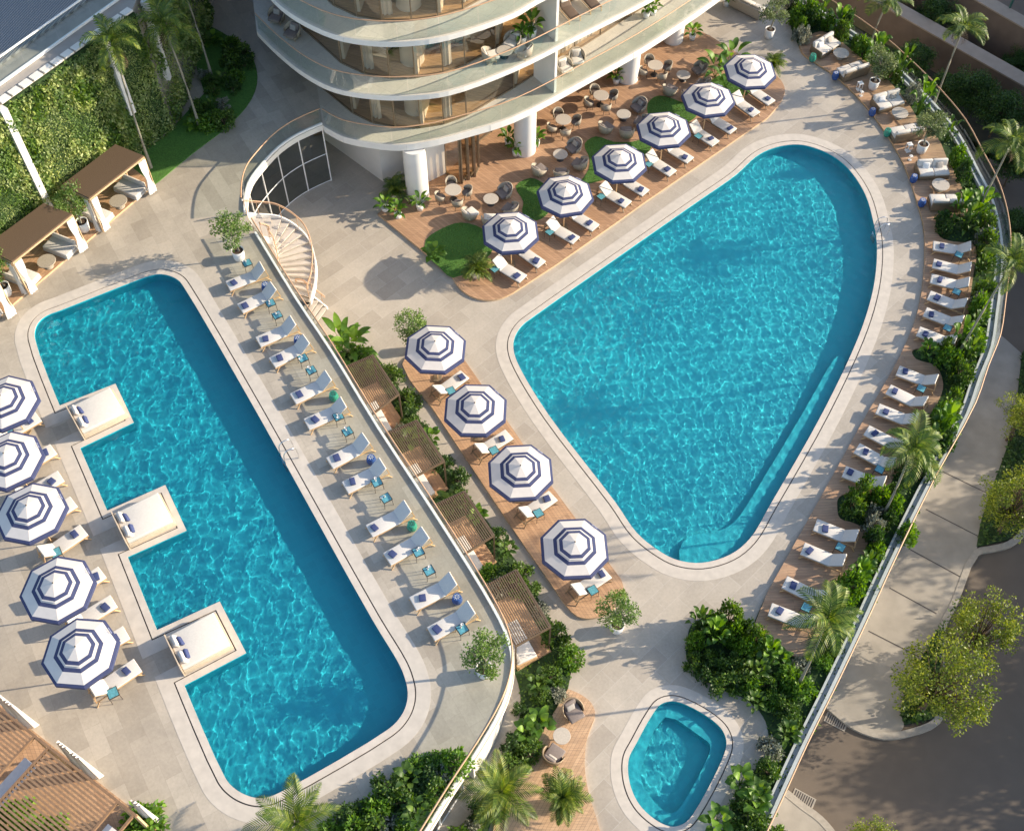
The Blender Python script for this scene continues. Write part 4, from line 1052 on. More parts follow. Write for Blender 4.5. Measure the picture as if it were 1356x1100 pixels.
def mk_arm(cush, shell='beige'):
    t = thing('lounge_chair', (0, 0, 0), 0, 'x', 'armchair')
    mb = MB(); n = 12; vs = []
    for i in range(n+1):
        a = R(-115+230*i/n); c, s_ = math.cos(a), math.sin(a); h = .42+.34*max(0, math.cos(a*.75))
        vs += [(.36*c, .36*s_, .16), (.40*c, .40*s_, .16), (.47*c, .47*s_, h), (.42*c, .42*s_, h)]
    fs = [(i*4+k, (i+1)*4+k, (i+1)*4+(k+1) % 4, i*4+(k+1) % 4) for i in range(n) for k in range(4)]+[(3, 2, 1, 0), (n*4, n*4+1, n*4+2, n*4+3)]
    mb.add(vs, fs, 0, True); mb.lathe([(0, .15), (.38, .15), (.40, .2), (0, .22)], 16); mb.build('shell', shell, t)
    mb = MB(); mb.box((-.06, 0, .31), (.72, .66, .17)); mb.build('seat_cushion', cush, t, bevel=.06)
    mb = MB(); mb.box((.27, 0, .52), (.15, .52, .38), 0, 0, None, 0, R(16)); mb.build('back_cushion', cush, t, bevel=.06)
    mb = MB(); mb.box((.14, .04, .50), (.10, .36, .28), 0, 0, None, 0, R(24)); mb.build('pillow', 'greyc', t, bevel=.04)
    for a in (50, 130, 230, 310):
        mb = MB(); c, s_ = math.cos(R(a)), math.sin(R(a)); mb.bar((c*.3, s_*.3, .16), (c*.38, s_*.38, 0), .025); mb.build('leg', 'teak', t)
    return Proto(t)
ARM = mk_arm('taupe'); ARMP = mk_arm('fabric_g')
DIN = mk_round(.46, .75, 'stonetop', 'dark', 'dining_table')
WHERE = ['beside the folding doors', 'by the second column', 'between the second and third columns', 'beyond the third column']
for i, q in enumerate([(600,251),(746,158),(796,126),(868,86)]):
    p = W(*q, .87); DIN.put((p.x, p.y, .12), 0, f'round stone topped dining table {WHERE[i]} under the tower', 'dining tables on the cafe deck')
    for k, a in enumerate((20, 110, 200, 290)):
        a2 = R(a+rnd.uniform(-12, 12)); rr = .74
        CHA.put((p.x+rr*math.cos(a2), p.y+rr*math.sin(a2), .12), a2+rnd.uniform(-.2, .2), f"dark dining chair {['right of','behind','left of','in front of'][k]} the table {WHERE[i]}", 'dining chairs on the cafe deck')
COF2 = mk_round(.42, .42, 'stonetop', 'dark', 'coffee_table')
AC = [((650,263), [(668,254),(676,276),(622,282),(648,290)]), ((742,204), [(760,194),(768,216),(714,224),(743,229)]), ((826,151), [(846,140),(850,160),(802,168),(830,174)]), ((905,99), [(927,91),(931,110),(887,118),(912,124)])]
AW = ['nearest the lobby', 'second from the lobby', 'third from the lobby', 'farthest from the lobby']
CW_ = ['behind', 'right of', 'left of', 'in front of']
for i, (q, ch) in enumerate(AC):
    p = W(*q, .54); COF2.put((p.x, p.y, .12), 0, f'low round glass and stone coffee table of the lounge group {AW[i]}', 'coffee tables on the cafe deck')
    for k, c_ in enumerate(ch):
        cp = W(*c_, .5); d = cp-Vector((p.x, p.y, .5)); a = math.atan2(d.y, d.x)
        (ARMP if (i == 0 and k > 1) else ARM).put((cp.x, cp.y, .12), a, f"{'pale' if (i == 0 and k > 1) else 'taupe'} cushioned woven tub chair {CW_[k]} the table {AW[i]}", 'woven tub chairs on the cafe deck')
# pair by the lower deck
WIR = mk_arm('taupe', 'bronze')
for i, (q, a) in enumerate((((759,941), R(120)), ((733,999), R(235)))):
    p = W(*q, .5); WIR.put((p.x, p.y, .12), a, ('grey cushioned wire lounge chair with pillow above the small round table' if i == 0 else 'grey cushioned wire lounge chair below the small round table'), 'lounge chairs on the small pool deck')
p = W(744, 973, .55); COF2.put((p.x, p.y, .12), 0, 'small round table between two grey lounge chairs by the small pool', None, .85)
# ------------------------------------------------------------------ balcony furniture
BZ = 7.512
for i, (q, z, a, pr, lab) in enumerate([((366,20), BZ, R(70), ARM, 'dark cushioned tub chair nearest the handrail end on the shaded middle balcony'), ((387,41), BZ, R(60), ARM, 'dark cushioned tub chair, second one on the shaded middle balcony'),
        ((649,72), BZ, R(200), ARMP, 'white cushioned chair at the lobby side of the balcony coffee table'), ((678,54), BZ, R(60), ARMP, 'white cushioned chair behind the balcony coffee table'),
        ((694,66), BZ, R(330), ARMP, 'white cushioned chair at the party wall side of the balcony table'),
        ((748,88), UZ+.012, R(120), ARMP, 'rattan armchair with yellow cushion nearest the party wall on lowest balcony'), ((764,76), UZ+.012, R(100), ARMP, 'rattan armchair with yellow cushion farther from the party wall on lowest balcony')]):
    p = W(*q, z+.4); pr.put((p.x, p.y, z), a, lab, 'chairs on the balconies')
p = W(668, 67, BZ+.42); COF2.put((p.x, p.y, BZ), 0, 'round low table among white chairs on the middle balcony')
def mk_recliner():
    t = thing('reclining_chair', (0, 0, 0), 0, 'x', 'recliner')
    mb = MB(); mb.box((-.2, 0, .33), (1.0, .6, .12)); mb.build('seat_cushion', 'brownc', t, bevel=.05)
    mb = MB(); mb.box((.50, 0, .52), (.75, .6, .12), 0, 0, None, 0, -R(38)); mb.build('back_cushion', 'brownc', t, bevel=.05)
    mb = MB(); mb.box((.52, 0, .66), (.3, .4, .1), 0, 0, None, 0, -R(38)); mb.build('pillow', 'fabric', t, bevel=.04)
    mb = MB()
    for s in (-1, 1): mb.bar((-.75, s*.33, .26), (.75, s*.33, .26), .04); mb.bar((.3, s*.33, .27), (.8, s*.33, .72), .035); mb.bar((-.6, s*.33, .26), (-.7, s*.33, 0), .04); mb.bar((.6, s*.33, .26), (.75, s*.33, 0), .04)
    mb.build('frame', 'teak', t); return Proto(t)
REC = mk_recliner()
for i, q in enumerate([(753,13), (781,0)]):
    p = W(*q, BZ+.35); REC.put((p.x, p.y, BZ), R(118), ('brown reclining chair with white pillow next to the party wall of the middle balcony' if i == 0 else 'brown reclining chair farther from the party wall of the middle balcony'), 'recliners on the middle balcony')
# sofa group at the far end
t = thing('rope_sofa', W(989, 14, 0), ang((972,10), (1008,28)), 'beige woven sofa seen from behind on the far paving beside a potted tree', 'sofa')
mb = MB(); mb.box((0, 0, .22), (2.3, .9, .3)); mb.box((0, -.42, .45), (2.3, .10, .6)); mb.build('frame', 'beige', t, bevel=.04)
for s in (-1, 0, 1): mb = MB(); mb.box((s*.72, .04, .43), (.7, .76, .14)); mb.build('seat_cushion', 'fabric_g', t, bevel=.05); mb = MB(); mb.box((s*.72, -.28, .62), (.7, .16, .38)); mb.build('back_cushion', 'beige', t, bevel=.05)

# ------------------------------------------------------------------ slatted pergolas below the terrace
def pergola(quad, z, label, idx):
    q = [W(*a, z) for a in quad]   # far wall side, far path side, near path side, near wall side
    o_ = Vector((q[0].x, q[0].y, 0)); t = thing('slatted_pergola', (o_.x, o_.y, 0), 0, label, 'pergola', 'slatted pergolas below the raised terrace')
    q = [Vector((p.x, p.y, 0))-o_ for p in q]
    q[0] += (q[0]-q[1]).normalized()*.25; q[3] += (q[3]-q[2]).normalized()*.25
    mb = MB(); 
    for a, b_ in ((0, 1), (2, 3)): mb.bar(q[a]+Vector((0, 0, z-.05)), q[b_]+Vector((0, 0, z-.05)), .07, .12)
    for a, b_ in ((1, 2), (3, 0)): mb.bar(q[a]+Vector((0, 0, z-.05)), q[b_]+Vector((0, 0, z-.05)), .07, .11)
    mb.build('roof_frame', 'slat', t)
    n = 17
    for k in range(1, n):
        f = k/n; a = q[0].lerp(q[1], f); b_ = q[3].lerp(q[2], f)
        mb = MB(); mb.bar(a+Vector((0, 0, z+.03)), b_+Vector((0, 0, z+.03)), .042, .05); mb.build('slat', 'slat', t)
    for k in (1, 2, 0, 3):
        mb = MB(); mb.box((q[k].x, q[k].y, (z-.11)/2+.03), (.07, .07, z-.17)); mb.build('post', 'slat', t)
    # floor of boards and a day sofa under the roof
    d = (q[3]-q[0]).normalized()
    fl = [p+o_ for p in (q[0], q[1], q[2]+d*.2, q[3]+d*.2)]
    mb = MB(); mb.prism(ccw(fl), .031, .12, mis=1); S(mb.build('timber_deck', ['plankdeck', 'teak']))
    c = (q[3]*.74+q[0]*.26).lerp(q[2]*.74+q[1]*.26, .30)+o_
    s = thing('pergola_daybed', (c.x, c.y, .12), math.atan2(d.y, d.x), f'white cushioned daybed under the {ORD[idx]} slatted pergola from the stair', 'daybed', 'daybeds under the slatted pergolas')
    mb = MB(); mb.box((0, 0, .14), (1.9, .95, .24)); mb.build('base', 'teak', s)
    mb = MB(); mb.box((0, 0, .34), (1.85, .9, .16)); mb.build('mattress', 'fabric', s, bevel=.04)
    mb = MB(); mb.box((0, -.38, .54), (1.8, .16, .30)); mb.build('back_cushion', 'greyc', s, bevel=.04)
    p = q[1].lerp(q[2], .62)+o_+(q[3]-q[2]).normalized()*.6
PQ = [[(461,484),(494,470),(528,521),(495,546)],[(516,572),(552,556),(588,610),(552,629)],[(578,667),(615,650),(654,708),(618,731)],[(647,773),(684,754),(729,829),(690,851)]]
for i, q in enumerate(PQ): pergola(q, 2.3, f'brown slatted pergola, {ORD[i]} from the stair below the raised terrace edge', i)

# ------------------------------------------------------------------ cabanas
def draped(path, z0, z1, mi='curtain', pinch=.45, name='curtain', parent=None, amp=.045):
    """a gathered curtain: pleats along the rail, tied in at half height"""
    rs = resample(path, .03); n = len(rs); c = sum(rs, Vector())/n; vs = []; rows = 9
    for j in range(rows):
        f = j/(rows-1); z = z1+(z0-z1)*f; k = 1-pinch*math.exp(-((f-.55)/.22)**2)
        for i, p in enumerate(rs):
            q = c+(p-c)*k; w_ = amp*math.sin(i*1.35)*(.4+f); vs.append((q.x+w_, q.y+w_*.6, z))
    fs = [(j*n+i, j*n+i+1, (j+1)*n+i+1, (j+1)*n+i) for j in range(rows-1) for i in range(n-1)]
    mb = MB(); mb.add(vs, fs, 0, True); return mb.build(name, mi, parent)
def cabana(quad, z0, h, label, idx, bed=True, nm='woven_cabana'):
    z = z0+h
    q = [W(*a, z) for a in quad]     # back right, front right, front left, back left
    q = [Vector((p.x, p.y, 0)) for p in q]; o_ = q[1].copy()
    t = thing(nm, (o_.x, o_.y, z0), 0, label, 'cabana', 'cabanas in front of the living wall'); q = [p-o_ for p in q]
    mb = MB(); mb.prism(ccw(q), h-.03, h+.05); mb.build('roof', 'roofw', t)
    mb = MB()
    for a, b_ in ((0, 1), (1, 2), (2, 3), (3, 0)): mb.bar(q[a]+Vector((0, 0, h-.075)), q[b_]+Vector((0, 0, h-.075)), .07, .088)
    mb.build('roof_frame', 'teak_l', t)
    for p in q: mb = MB(); mb.box((p.x, p.y, (h-.12)/2+.06), (.07, .07, h-.24)); mb.build('post', 'teak_l', t)
    dx = (q[2]-q[1]).normalized(); dy = (q[0]-q[1]).normalized()
    for p, s in ((q[1], 1), (q[2], -1)):
        c0 = p-dy*.06+dx*s*.02; draped([c0, c0+dx*s*.42], .12, h-.12, parent=t, pinch=.6)
        draped([p-dx*s*.07+dy*.06, p-dx*s*.07+dy*.34], .12, h-.12, parent=t, pinch=.55)
    for s, c in ((0, q[0].lerp(q[1], .5)+dx*.62), (1, q[3].lerp(q[2], .5)-dx*.62)):
        c = c+o_+dy*.12
        b_ = thing('cabana_daybed', (c.x, c.y, z0+.10), math.atan2(dy.y, dy.x), f"white cushioned bench bed at the {'tower' if s == 0 else 'far'} side inside the {ORD[idx]} cabana from the palms", 'daybed', 'daybeds inside the cabanas')
        mb = MB(); mb.box((0, 0, .09), (1.45, .85, .14)); mb.build('base', 'greywall', b_)
        mb = MB(); mb.box((0, 0, .24), (1.45, .85, .15)); mb.build('mattress', 'fabric', b_, bevel=.05)
        sg = 1 if (dx.cross(dy)).z > 0 else -1
        yy = (.38 if s == 0 else -.38)*sg
        mb = MB(); mb.box((0, yy, .42), (1.4, .12, .28)); mb.build('back_cushion', 'fabric', b_, bevel=.05)
    c = (q[0]+q[1]+q[2]+q[3])/4+o_-dy*.25; DIN2.put((c.x, c.y, z0+.10), 0, f'round beige table in the middle of the {ORD[idx]} cabana from the palms', 'round tables inside the cabanas')
DIN2 = mk_round(.44, .42, 'beige', 'beige', 'round_table', .05)
cabana([(153,192),(190,207),(118,263),(82,246)], UZ, 2.4, 'brown woven roof cabana with white curtains, nearest the palms', 0)
cabana([(58,270),(95,284),(16,347),(-22,329)], UZ, 2.4, 'brown woven roof cabana with white curtains, second from the palms', 1)
cabana([(-52,357),(-4,372),(-90,440),(-140,420)], UZ, 2.4, 'mostly hidden white curtained cabana at the picture edge', 2)
mb = MB(); mb.prism(ccw(WL([(150,203),(204,246),(-60,471),(-120,390)], UZ)), UZ, UZ+.10, mis=1); S(mb.build('timber_deck', ['plankdeck_c', 'teak_l']))
# big pergola at the lower corner
ZP = 2.5
q = [W(a, b_, UZ+ZP) for a, b_ in ((0,938),(178,1078),(41,1200),(-150,1050))]
q = [Vector((p.x, p.y, 0)) for p in q]; o_ = q[1].copy()
t = thing('timber_pergola', (o_.x, o_.y, UZ), 0, 'large light timber pergola with slatted roof and curtains at the lower corner of the terrace', 'pergola'); q = [p-o_ for p in q]
dl = (q[0]-q[1]).normalized(); dw = Vector((dl.y, -dl.x, 0)); dw = dw if dw.y < 0 else -dw
LW = 4.6; bays = [.75, 4.05, 4.75, 8.05, 8.75, 12.05]
mb = MB()
for s in (0, LW): mb.bar(dl*-.1+dw*s+Vector((0, 0, ZP)), dl*13+dw*s+Vector((0, 0, ZP)), .09, .12)
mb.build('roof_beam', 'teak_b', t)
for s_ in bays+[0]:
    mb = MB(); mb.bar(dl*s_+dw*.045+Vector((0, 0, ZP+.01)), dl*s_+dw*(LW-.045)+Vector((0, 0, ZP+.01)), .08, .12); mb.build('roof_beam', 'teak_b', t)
for b0, b1 in ((.75, 4.05), (4.75, 8.05), (8.75, 12.05)):
    for k in range(31):
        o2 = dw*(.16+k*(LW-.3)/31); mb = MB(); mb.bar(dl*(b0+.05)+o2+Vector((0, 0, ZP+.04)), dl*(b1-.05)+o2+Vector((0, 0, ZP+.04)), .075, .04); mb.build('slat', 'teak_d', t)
for s_ in (0, .75, 4.05, 4.75, 8.05, 8.75, 12.05):
    for s in (0, LW): p = dl*s_+dw*s; mb = MB(); mb.box((p.x, p.y, ZP/2-.03), (.09, .09, ZP-.1)); mb.build('post', 'teak_l', t)
for s_ in (0.05, 2.95, 3.6, 6.3, 6.95, 9.7):
    c0 = dl*s_-dw*.30; draped([c0, c0+dl*.45], .05, ZP-.08, parent=t, pinch=.1, amp=.13)
for b0 in (4.08, 8.08, .08):
    p = dl*b0+dw*.7; r_ = [p+dw*.0, p+dl*.58, p+dl*.58+dw*3.6, p+dw*3.6]; mb = MB(); mb.prism(ccw(r_), ZP-.35, ZP-.33) ; mb.build('shade_cloth', 'curtain', t)
mb = MB(); mb.prism(ccw([p+o_ for p in (dl*-.4-dw*.2, dl*13-dw*.2, dl*13+dw*5, dl*-.4+dw*5)]), UZ, UZ+.09, mis=1); S(mb.build('timber_deck', ['plankdeck', 'teak_l']))
for i, b0 in enumerate((2.4, 6.4)):
    c = dl*b0+dw*3.3+o_; b_ = thing('pergola_sofa', (c.x, c.y, UZ+.09), math.atan2(dl.y, dl.x), ['white and blue cushioned sofa bed under the nearer bay of the large timber pergola', 'white and blue cushioned sofa bed under the farther bay of the large timber pergola'][i], 'sofa bed')
    mb = MB(); mb.box((0, 0, .18), (2.6, 1.6, .3)); mb.build('base', 'teak_l', b_)
    mb = MB(); mb.box((0, 0, .42), (2.5, 1.5, .18)); mb.build('mattress', 'fabric', b_, bevel=.05)
    for k in (-1, 1): mb = MB(); mb.box((k*.6, .3, .58), (.7, .2, .2)); mb.build('bolster', 'navy', b_, bevel=.05)

for i, (q, z, a, lab) in enumerate([((575,140), UZ+.03, R(20), 'white sofa indoors behind the corner glass of the lowest floor'), ((500,140), UZ+.03, R(-30), 'white sofa indoors near the shaded side of the lowest floor'), ((590,75), 7.53, R(25), 'white sofa indoors behind the corner glass of the middle floor'), ((495,80), 7.53, R(-35), 'white sofa indoors near the shaded side of the middle floor')]):
    p = W(*q, z); SOF.put((p.x+.3, p.y+1.2, z), a, lab, None, cat='sofa')
# ladders
def ladder(base, inward, z, label):
    t = thing('pool_ladder', base, math.atan2(inward.y, inward.x), label, 'pool ladder')
    for s in (-.25, .25):
        mb = MB(); pts = [(-.45, s, 0), (-.45, s, .55), (-.38, s, .80), (-.18, s, .90), (.05, s, .82), (.14, s, .6), (.16, s, 0), (.16, s, -1.0)]
        mb.tube(smooth([Vector(p) for p in pts], 3, False), .022, 8); mb.build('handrail', 'steel', t)
    for k in range(3): mb = MB(); mb.box((.16, 0, -.25-k*.28), (.07, .5, .025)); mb.build('step', 'steel', t)
b_ = W(377, 608, UZ); nn = Vector((-math.sin(A_LP), math.cos(A_LP), 0)); nn = nn if nn.x < 0 else -nn
ladder(Vector((b_.x, b_.y, UZ+.01))+nn*(-.1), nn, UZ, 'shiny steel ladder on the straight side of the long pool')
b_ = W(1162, 308, 0); ladder(Vector((b_.x, b_.y, .01)), Vector((-1, -.1, 0)), 0, 'shiny steel ladder on the curved outer side of the big pool')
# street drains
for i, q in enumerate(((1107,955), (1064,1057))):
    p = W(*q, SZ); t = thing('street_drain', (p.x, p.y, SZ+.004), R(-30), ['rectangular metal drain grate by the pavement curve', 'rectangular metal drain grate nearer the bottom edge of the road'][i], 'drain grate')
    mb = MB(); mb.box((0, 0, .01), (1.0, .5, .02)); mb.build('frame', 'kerb', t)
    for k in range(9): mb = MB(); mb.box((-.4+k*.1, 0, .024), (.05, .4, .008)); mb.build('grate_bar', 'dark', t)

# ================================================================== PLANTS
def leafs(mb, c, n, rad, ls, flat=1.0, up=.3):
    for _ in range(n):
        v = rv()*rad*(rnd.random()**.45); p = Vector(c)+Vector((v.x, v.y, v.z*flat))
        d = (rv()+v.normalized()*.6+Vector((0, 0, -.15))).normalized()
        leafquad(mb, p, d, (rv()*.8+Vector((0, 0, 1))*up+v.normalized()*.3).normalized(), ls*rnd.uniform(.7, 1.3), ls*rnd.uniform(.45, .7))
def mk_tree(name, label, cat, H, cr, nclump, nleaf, ls, fol, trunk='bark', pot=None, seed=1, th=.45, cz=.62, nmain=1, flat=.85, cl=(.2, .4)):
    rnd.seed(seed)
    t = thing(name, (0, 0, 0), 0, label, cat)
    z0 = 0
    if pot:
        mb = MB(); mb.lathe([(0, 0), (.23, 0), (.27, .10), (.31, .62), (.28, .62), (.26, .56), (0, .56)], 22); mb.build('pot', pot, t)
        mb = MB(); mb.lathe([(0, .585), (.262, .565)], 18); mb.build('soil', 'potsoil', t); z0 = .56
    tr = MB(); C_ = []
    top = Vector((rnd.uniform(-.1, .1), rnd.uniform(-.1, .1), z0+(H-z0)*th))
    for k in range(nmain):
        b0 = Vector((rnd.uniform(-.06, .06)*nmain, rnd.uniform(-.06, .06)*nmain, z0))
        tr.tube([b0, b0.lerp(top, .5)+Vector((.03, -.02, 0)), top], [H*.016+.012, H*.013+.01, H*.010+.008], 7)
    cc = Vector((0, 0, z0+(H-z0)*cz))
    for k in range(nclump):
        v = rv(); rr = (.45+.5*rnd.random()); c = cc+Vector((v.x*cr*rr, v.y*cr*rr, v.z*(H-z0)*.36*rr*flat/.85))
        C_.append(c); m_ = top.lerp(c, .5)+Vector((0, 0, .06*H*.3)); tr.tube([top, m_, c], [H*.006+.006, H*.004+.004, .004], 4)
    tr.build('trunk', trunk, t)
    mb = MB()
    for c in C_: leafs(mb, c, nleaf, cr*rnd.uniform(*cl), ls, .8)
    mb.build('crown', fol, t)
    return Proto(t)
def mk_frond(mb, base, az, el, L, n, lw, droop=1.0, mi=0, ll=.42):
    pts = []; p = Vector(base); e = el
    steps = 10
    for i in range(steps+1):
        pts.append(p.copy()); d = Vector((math.cos(az)*math.cos(e), math.sin(az)*math.cos(e), math.sin(e))); p = p+d*(L/steps); e -= droop*.16*(.5+i/steps)
    mb.tube(pts, [.022*(1-i/steps*.85) for i in range(steps+1)], 4, 0)
    side = Vector((-math.sin(az), math.cos(az), 0))
    for k in range(n):
        f = .10+.9*k/(n-1); i = min(steps-1, int(f*steps)); q = pts[i].lerp(pts[i+1], f*steps-i); fw = (pts[i+1]-pts[i]).normalized()
        l_ = L*ll*math.sin(math.pi*min(1, .12+f*.86))**.7*(1.05-.35*f)
        for s in (-1, 1):
            d = (side*s*(1.0-.35*f)+fw*(.55+.5*f)+Vector((0, 0, .22))).normalized(); d2 = (d+Vector((0, 0, -.55-.25*rnd.random()))).normalized()
            up = fw.cross(d).normalized(); wv_ = fw*lw*.5
            m_ = q+d*l_*.5; e_ = m_+d2*l_*.5
            mb.add([q-wv_*.5, q+wv_*.5, m_+wv_, m_-wv_, e_], [(0, 1, 2, 3), (3, 2, 4)], mi)
def mk_palm(name, H, L, nf, seed, lean=(0, 0), pot=False, trunk_r=.07, label='x', dr=1.5):
    rnd.seed(seed); t = thing(name, (0, 0, 0), 0, label, 'palm tree')
    z0 = 0
    mb = MB(); n = 12; pts = []; rs = []
    for i in range(n+1):
        f = i/n; pts.append(Vector((lean[0]*f*f, lean[1]*f*f, H*f))); rs.append(trunk_r*(1.35-.55*min(1, f*4)) if f < .25 else trunk_r*(.8-.15*f))
    for i in range(len(rs)): rs[i] *= 1+.05*(i % 2)
    mb.tube(pts, rs, 9); mb.build('trunk', 'bark', t)
    top = pts[-1]
    mb = MB(); mb.tube([top-Vector((0, 0, .1)), top+Vector((0, 0, .35)), top+Vector((0, 0, .6))], [.10, .09, .03], 8)
    mb.build('crownshaft', 'f_green', t)
    mb = MB()
    for k in range(nf):
        az = k*2.399+rnd.uniform(-.2, .2); el = R(72-60*(k/nf))+rnd.uniform(-.15, .15)
        mk_frond(mb, top+Vector((0, 0, .45-.3*k/nf)), az, el, L*rnd.uniform(.75, 1.12), 22, .075, dr*rnd.uniform(.8, 1.3), 0, .34)
    mb.build('crown', 'f_palm', t)
    mb = MB()
    for k in range(4): mk_frond(mb, top+Vector((0, 0, .05)), rnd.random()*6.28, R(-35), L*.55, 10, .04, 1.2)
    mb.build('dry_fronds', 'roofw', t)
    return Proto(t)
def bigleaf(mb, base, az, el, stem, L, Wd, droop=.9, mi=0):
    p = Vector(base); e = el; d = Vector((math.cos(az)*math.cos(e), math.sin(az)*math.cos(e), math.sin(e)))
    tip = p+d*stem; mb.tube([p, p.lerp(tip, .5)+Vector((0, 0, stem*.05)), tip], [.016, .012, .008], 4, mi)
    side = Vector((-math.sin(az), math.cos(az), 0)); pts = []; n = 6; q = tip; tw_ = rnd.uniform(-.4, .4)
    side = (side+Vector((0, 0, tw_*.5))).normalized()
    for i in range(n+1):
        pts.append(q.copy()); dd = Vector((math.cos(az)*math.cos(e), math.sin(az)*math.cos(e), math.sin(e))); q = q+dd*L/n; e -= droop*.28
    prof = [0.12, .75, 1.0, .98, .8, .48, .03]; vs = []
    for i, c in enumerate(pts):
        w_ = Wd*.5*prof[i]; vs += [c+side*w_+Vector((0, 0, w_*.28)), c, c-side*w_+Vector((0, 0, w_*.28))]
    fs = []
    for i in range(n): fs += [(i*3, i*3+1, i*3+4, i*3+3), (i*3+1, i*3+2, i*3+5, i*3+4)]
    mb.add(vs, fs, mi, True)
def mk_broad(name, n, H, L, Wd, fol, seed, pot=None, label='x', cat='plant'):
    rnd.seed(seed); t = thing(name, (0, 0, 0), 0, label, cat); z0 = 0
    if pot:
        mb = MB(); mb.lathe([(0, 0), (.17, 0), (.22, .38), (.19, .38), (.18, .34), (0, .34)], 18); mb.build('pot', pot, t); z0 = .34
    mb = MB()
    for k in range(n):
        f = k/n; az = k*2.4+rnd.uniform(-.3, .3); bigleaf(mb, (rnd.uniform(-.06, .06), rnd.uniform(-.06, .06), z0), az, R(82-50*f), H*(1-.55*f)*rnd.uniform(.7, 1.1), L*rnd.uniform(.75, 1.15), Wd*rnd.uniform(.8, 1.1), 1.0)
    mb.build('leaves', fol, t); return Proto(t)
def mk_fan(name, n, L, fol, seed, pot=None, cat='plant'):
    rnd.seed(seed); t = thing(name, (0, 0, 0), 0, 'x', cat); z0 = 0
    if pot:
        mb = MB(); mb.lathe([(0, 0), (.22, 0), (.27, .45), (.24, .45), (.22, .4), (0, .4)], 18); mb.build('pot', pot, t); z0 = .4
    mb = MB()
    for k in range(n):
        az = rnd.random()*6.283; mk_frond(mb, (rnd.uniform(-.08, .08), rnd.uniform(-.08, .08), z0+rnd.uniform(0, .2)), az, R(rnd.uniform(25, 85)), L*rnd.uniform(.7, 1.1), 14, .06, 1.2, 0, .34)
    mb.build('fronds', fol, t); return Proto(t)
def mk_shrub(name, r, h, n, ls, fol, seed, cat='shrub'):
    rnd.seed(seed); t = thing(name, (0, 0, 0), 0, 'x', cat)
    mb = MB()
    for k in range(9):
        a = k*.7; e_ = Vector((math.cos(a)*r*.7*rnd.random(), math.sin(a)*r*.7*rnd.random(), h*.7)); mb.tube([(0, 0, 0), e_*.5, e_], [.02, .015, .006], 4)
    mb.build('stem', 'barkd', t)
    mb = MB()
    for k in range(14):
        v = rv(); v.z = abs(v.z); c = Vector((v.x*r*.72, v.y*r*.72, .1*h+v.z*h*.72)); leafs(mb, c, n//14, r*rnd.uniform(.26, .42), ls, .85, .6)
    mb.build('foliage', fol, t); return Proto(t)

# potted trees
PT = [mk_tree('potted_tree', 'x', 'tree', 2.9, .88, 26, 80, .115, 'f_pot', 'bark', 'potw', 11, .42, .62), mk_tree('potted_tree', 'x', 'tree', 3.1, .92, 28, 75, .115, 'f_pot', 'bark', 'potw', 23, .42, .62), mk_tree('potted_tree', 'x', 'tree', 3.0, .95, 30, 80, .11, 'f_olive', 'bark', 'potw', 31, .40, .6)]
for i, (q, z, k, lab) in enumerate([((316,337), UZ, 0, 'round crowned tree in white pot beside the top of the stair'), ((641,888), UZ, 1, 'leafy tree in white pot at the rounded end of the raised terrace'),
        ((549,459), 0, 0, 'tree in white pot half hidden behind the first timber strip parasol'), ((817,830), 0, 1, 'tree in white pot below the last parasol of the timber strip'),
        ((110,299), UZ+.1, 1, 'tree in white pot between the two woven cabanas'), ((6,384), UZ+.1, 0, 'tree in white pot at the picture edge beside the second cabana'),
        ((1019,44), 0, 2, 'olive toned tree in white pot on the far paving behind the last parasol'), ((1157,112), .12, 2, 'olive toned tree in white pot, farther one on the sofa strip'), ((1221,196), .12, 2, 'olive toned tree in white pot, nearer one on the sofa strip')]):
    p = W(*q, z+.3); PT[k].put((p.x, p.y, z), i*1.3, lab, None)
# street trees
YT = [mk_tree('street_tree', 'x', 'tree', 5.6, 2.0, 78, 85, .12, 'f_yellow', 'barkd', None, 41, .3, .62, 2, cl=(.14, .27)), mk_tree('street_tree', 'x', 'tree', 5.0, 1.7, 55, 85, .12, 'f_yellow', 'barkd', None, 57, .3, .62, 2, cl=(.14, .28))]
for i, (q, zc, k, sc, lab) in enumerate([((1247,908), -1.5, 0, 1.12, 'large yellow green street tree on the rounded pavement tip'), ((1305,832), -1.8, 1, 1.05, 'yellow green street tree just beyond the one on the pavement tip'),
        ((1348,668), -2.0, 0, 1.0, 'yellow green street tree at the frame edge beside the long pavement'), ((1360,545), -2.2, 1, .9, 'small yellow green tree farthest up the street pavement'), ((1165,1112), -1.6, 1, .75, 'yellow green tree top poking in at the bottom edge of the road')]):
    p = W(*q, zc); YT[k].put((p.x, p.y, SZ), i*2.1, lab, 'yellow green street trees', sc)
# unseen trees out on the street, added so their shade falls across the road
DT = mk_tree('dark_tree', 'x', 'tree', 7.5, 3.0, 60, 150, .26, 'f_dark', 'barkd', None, 77, .3, .62)
for i, (x, y, sc) in enumerate([(35, 17.5, 1.1), (39, 23, 1.25), (33, 12.5, .9), (41, 29, 1.2), (45, 36, 1.3)]):
    DT.put((x, y, SZ), i*1.7, 'broad dark tree outside the picture edge, added to shade the road', 'added shade trees across the road', sc)
for i, (q, sc) in enumerate([((1212,76), .42), ((1262,118), .45), ((1293,128), .48), ((1325,150), .5), ((1345,215), .5), ((1352,300), .4), ((1238,20), .45), ((1350,78), .35)]):
    p = W(*q, -3); DT.put((p.x, p.y, SZ), i*2.3, 'dark bushy tree in the shaded street garden beyond the balustrade', 'dark trees in the shaded street garden', sc)
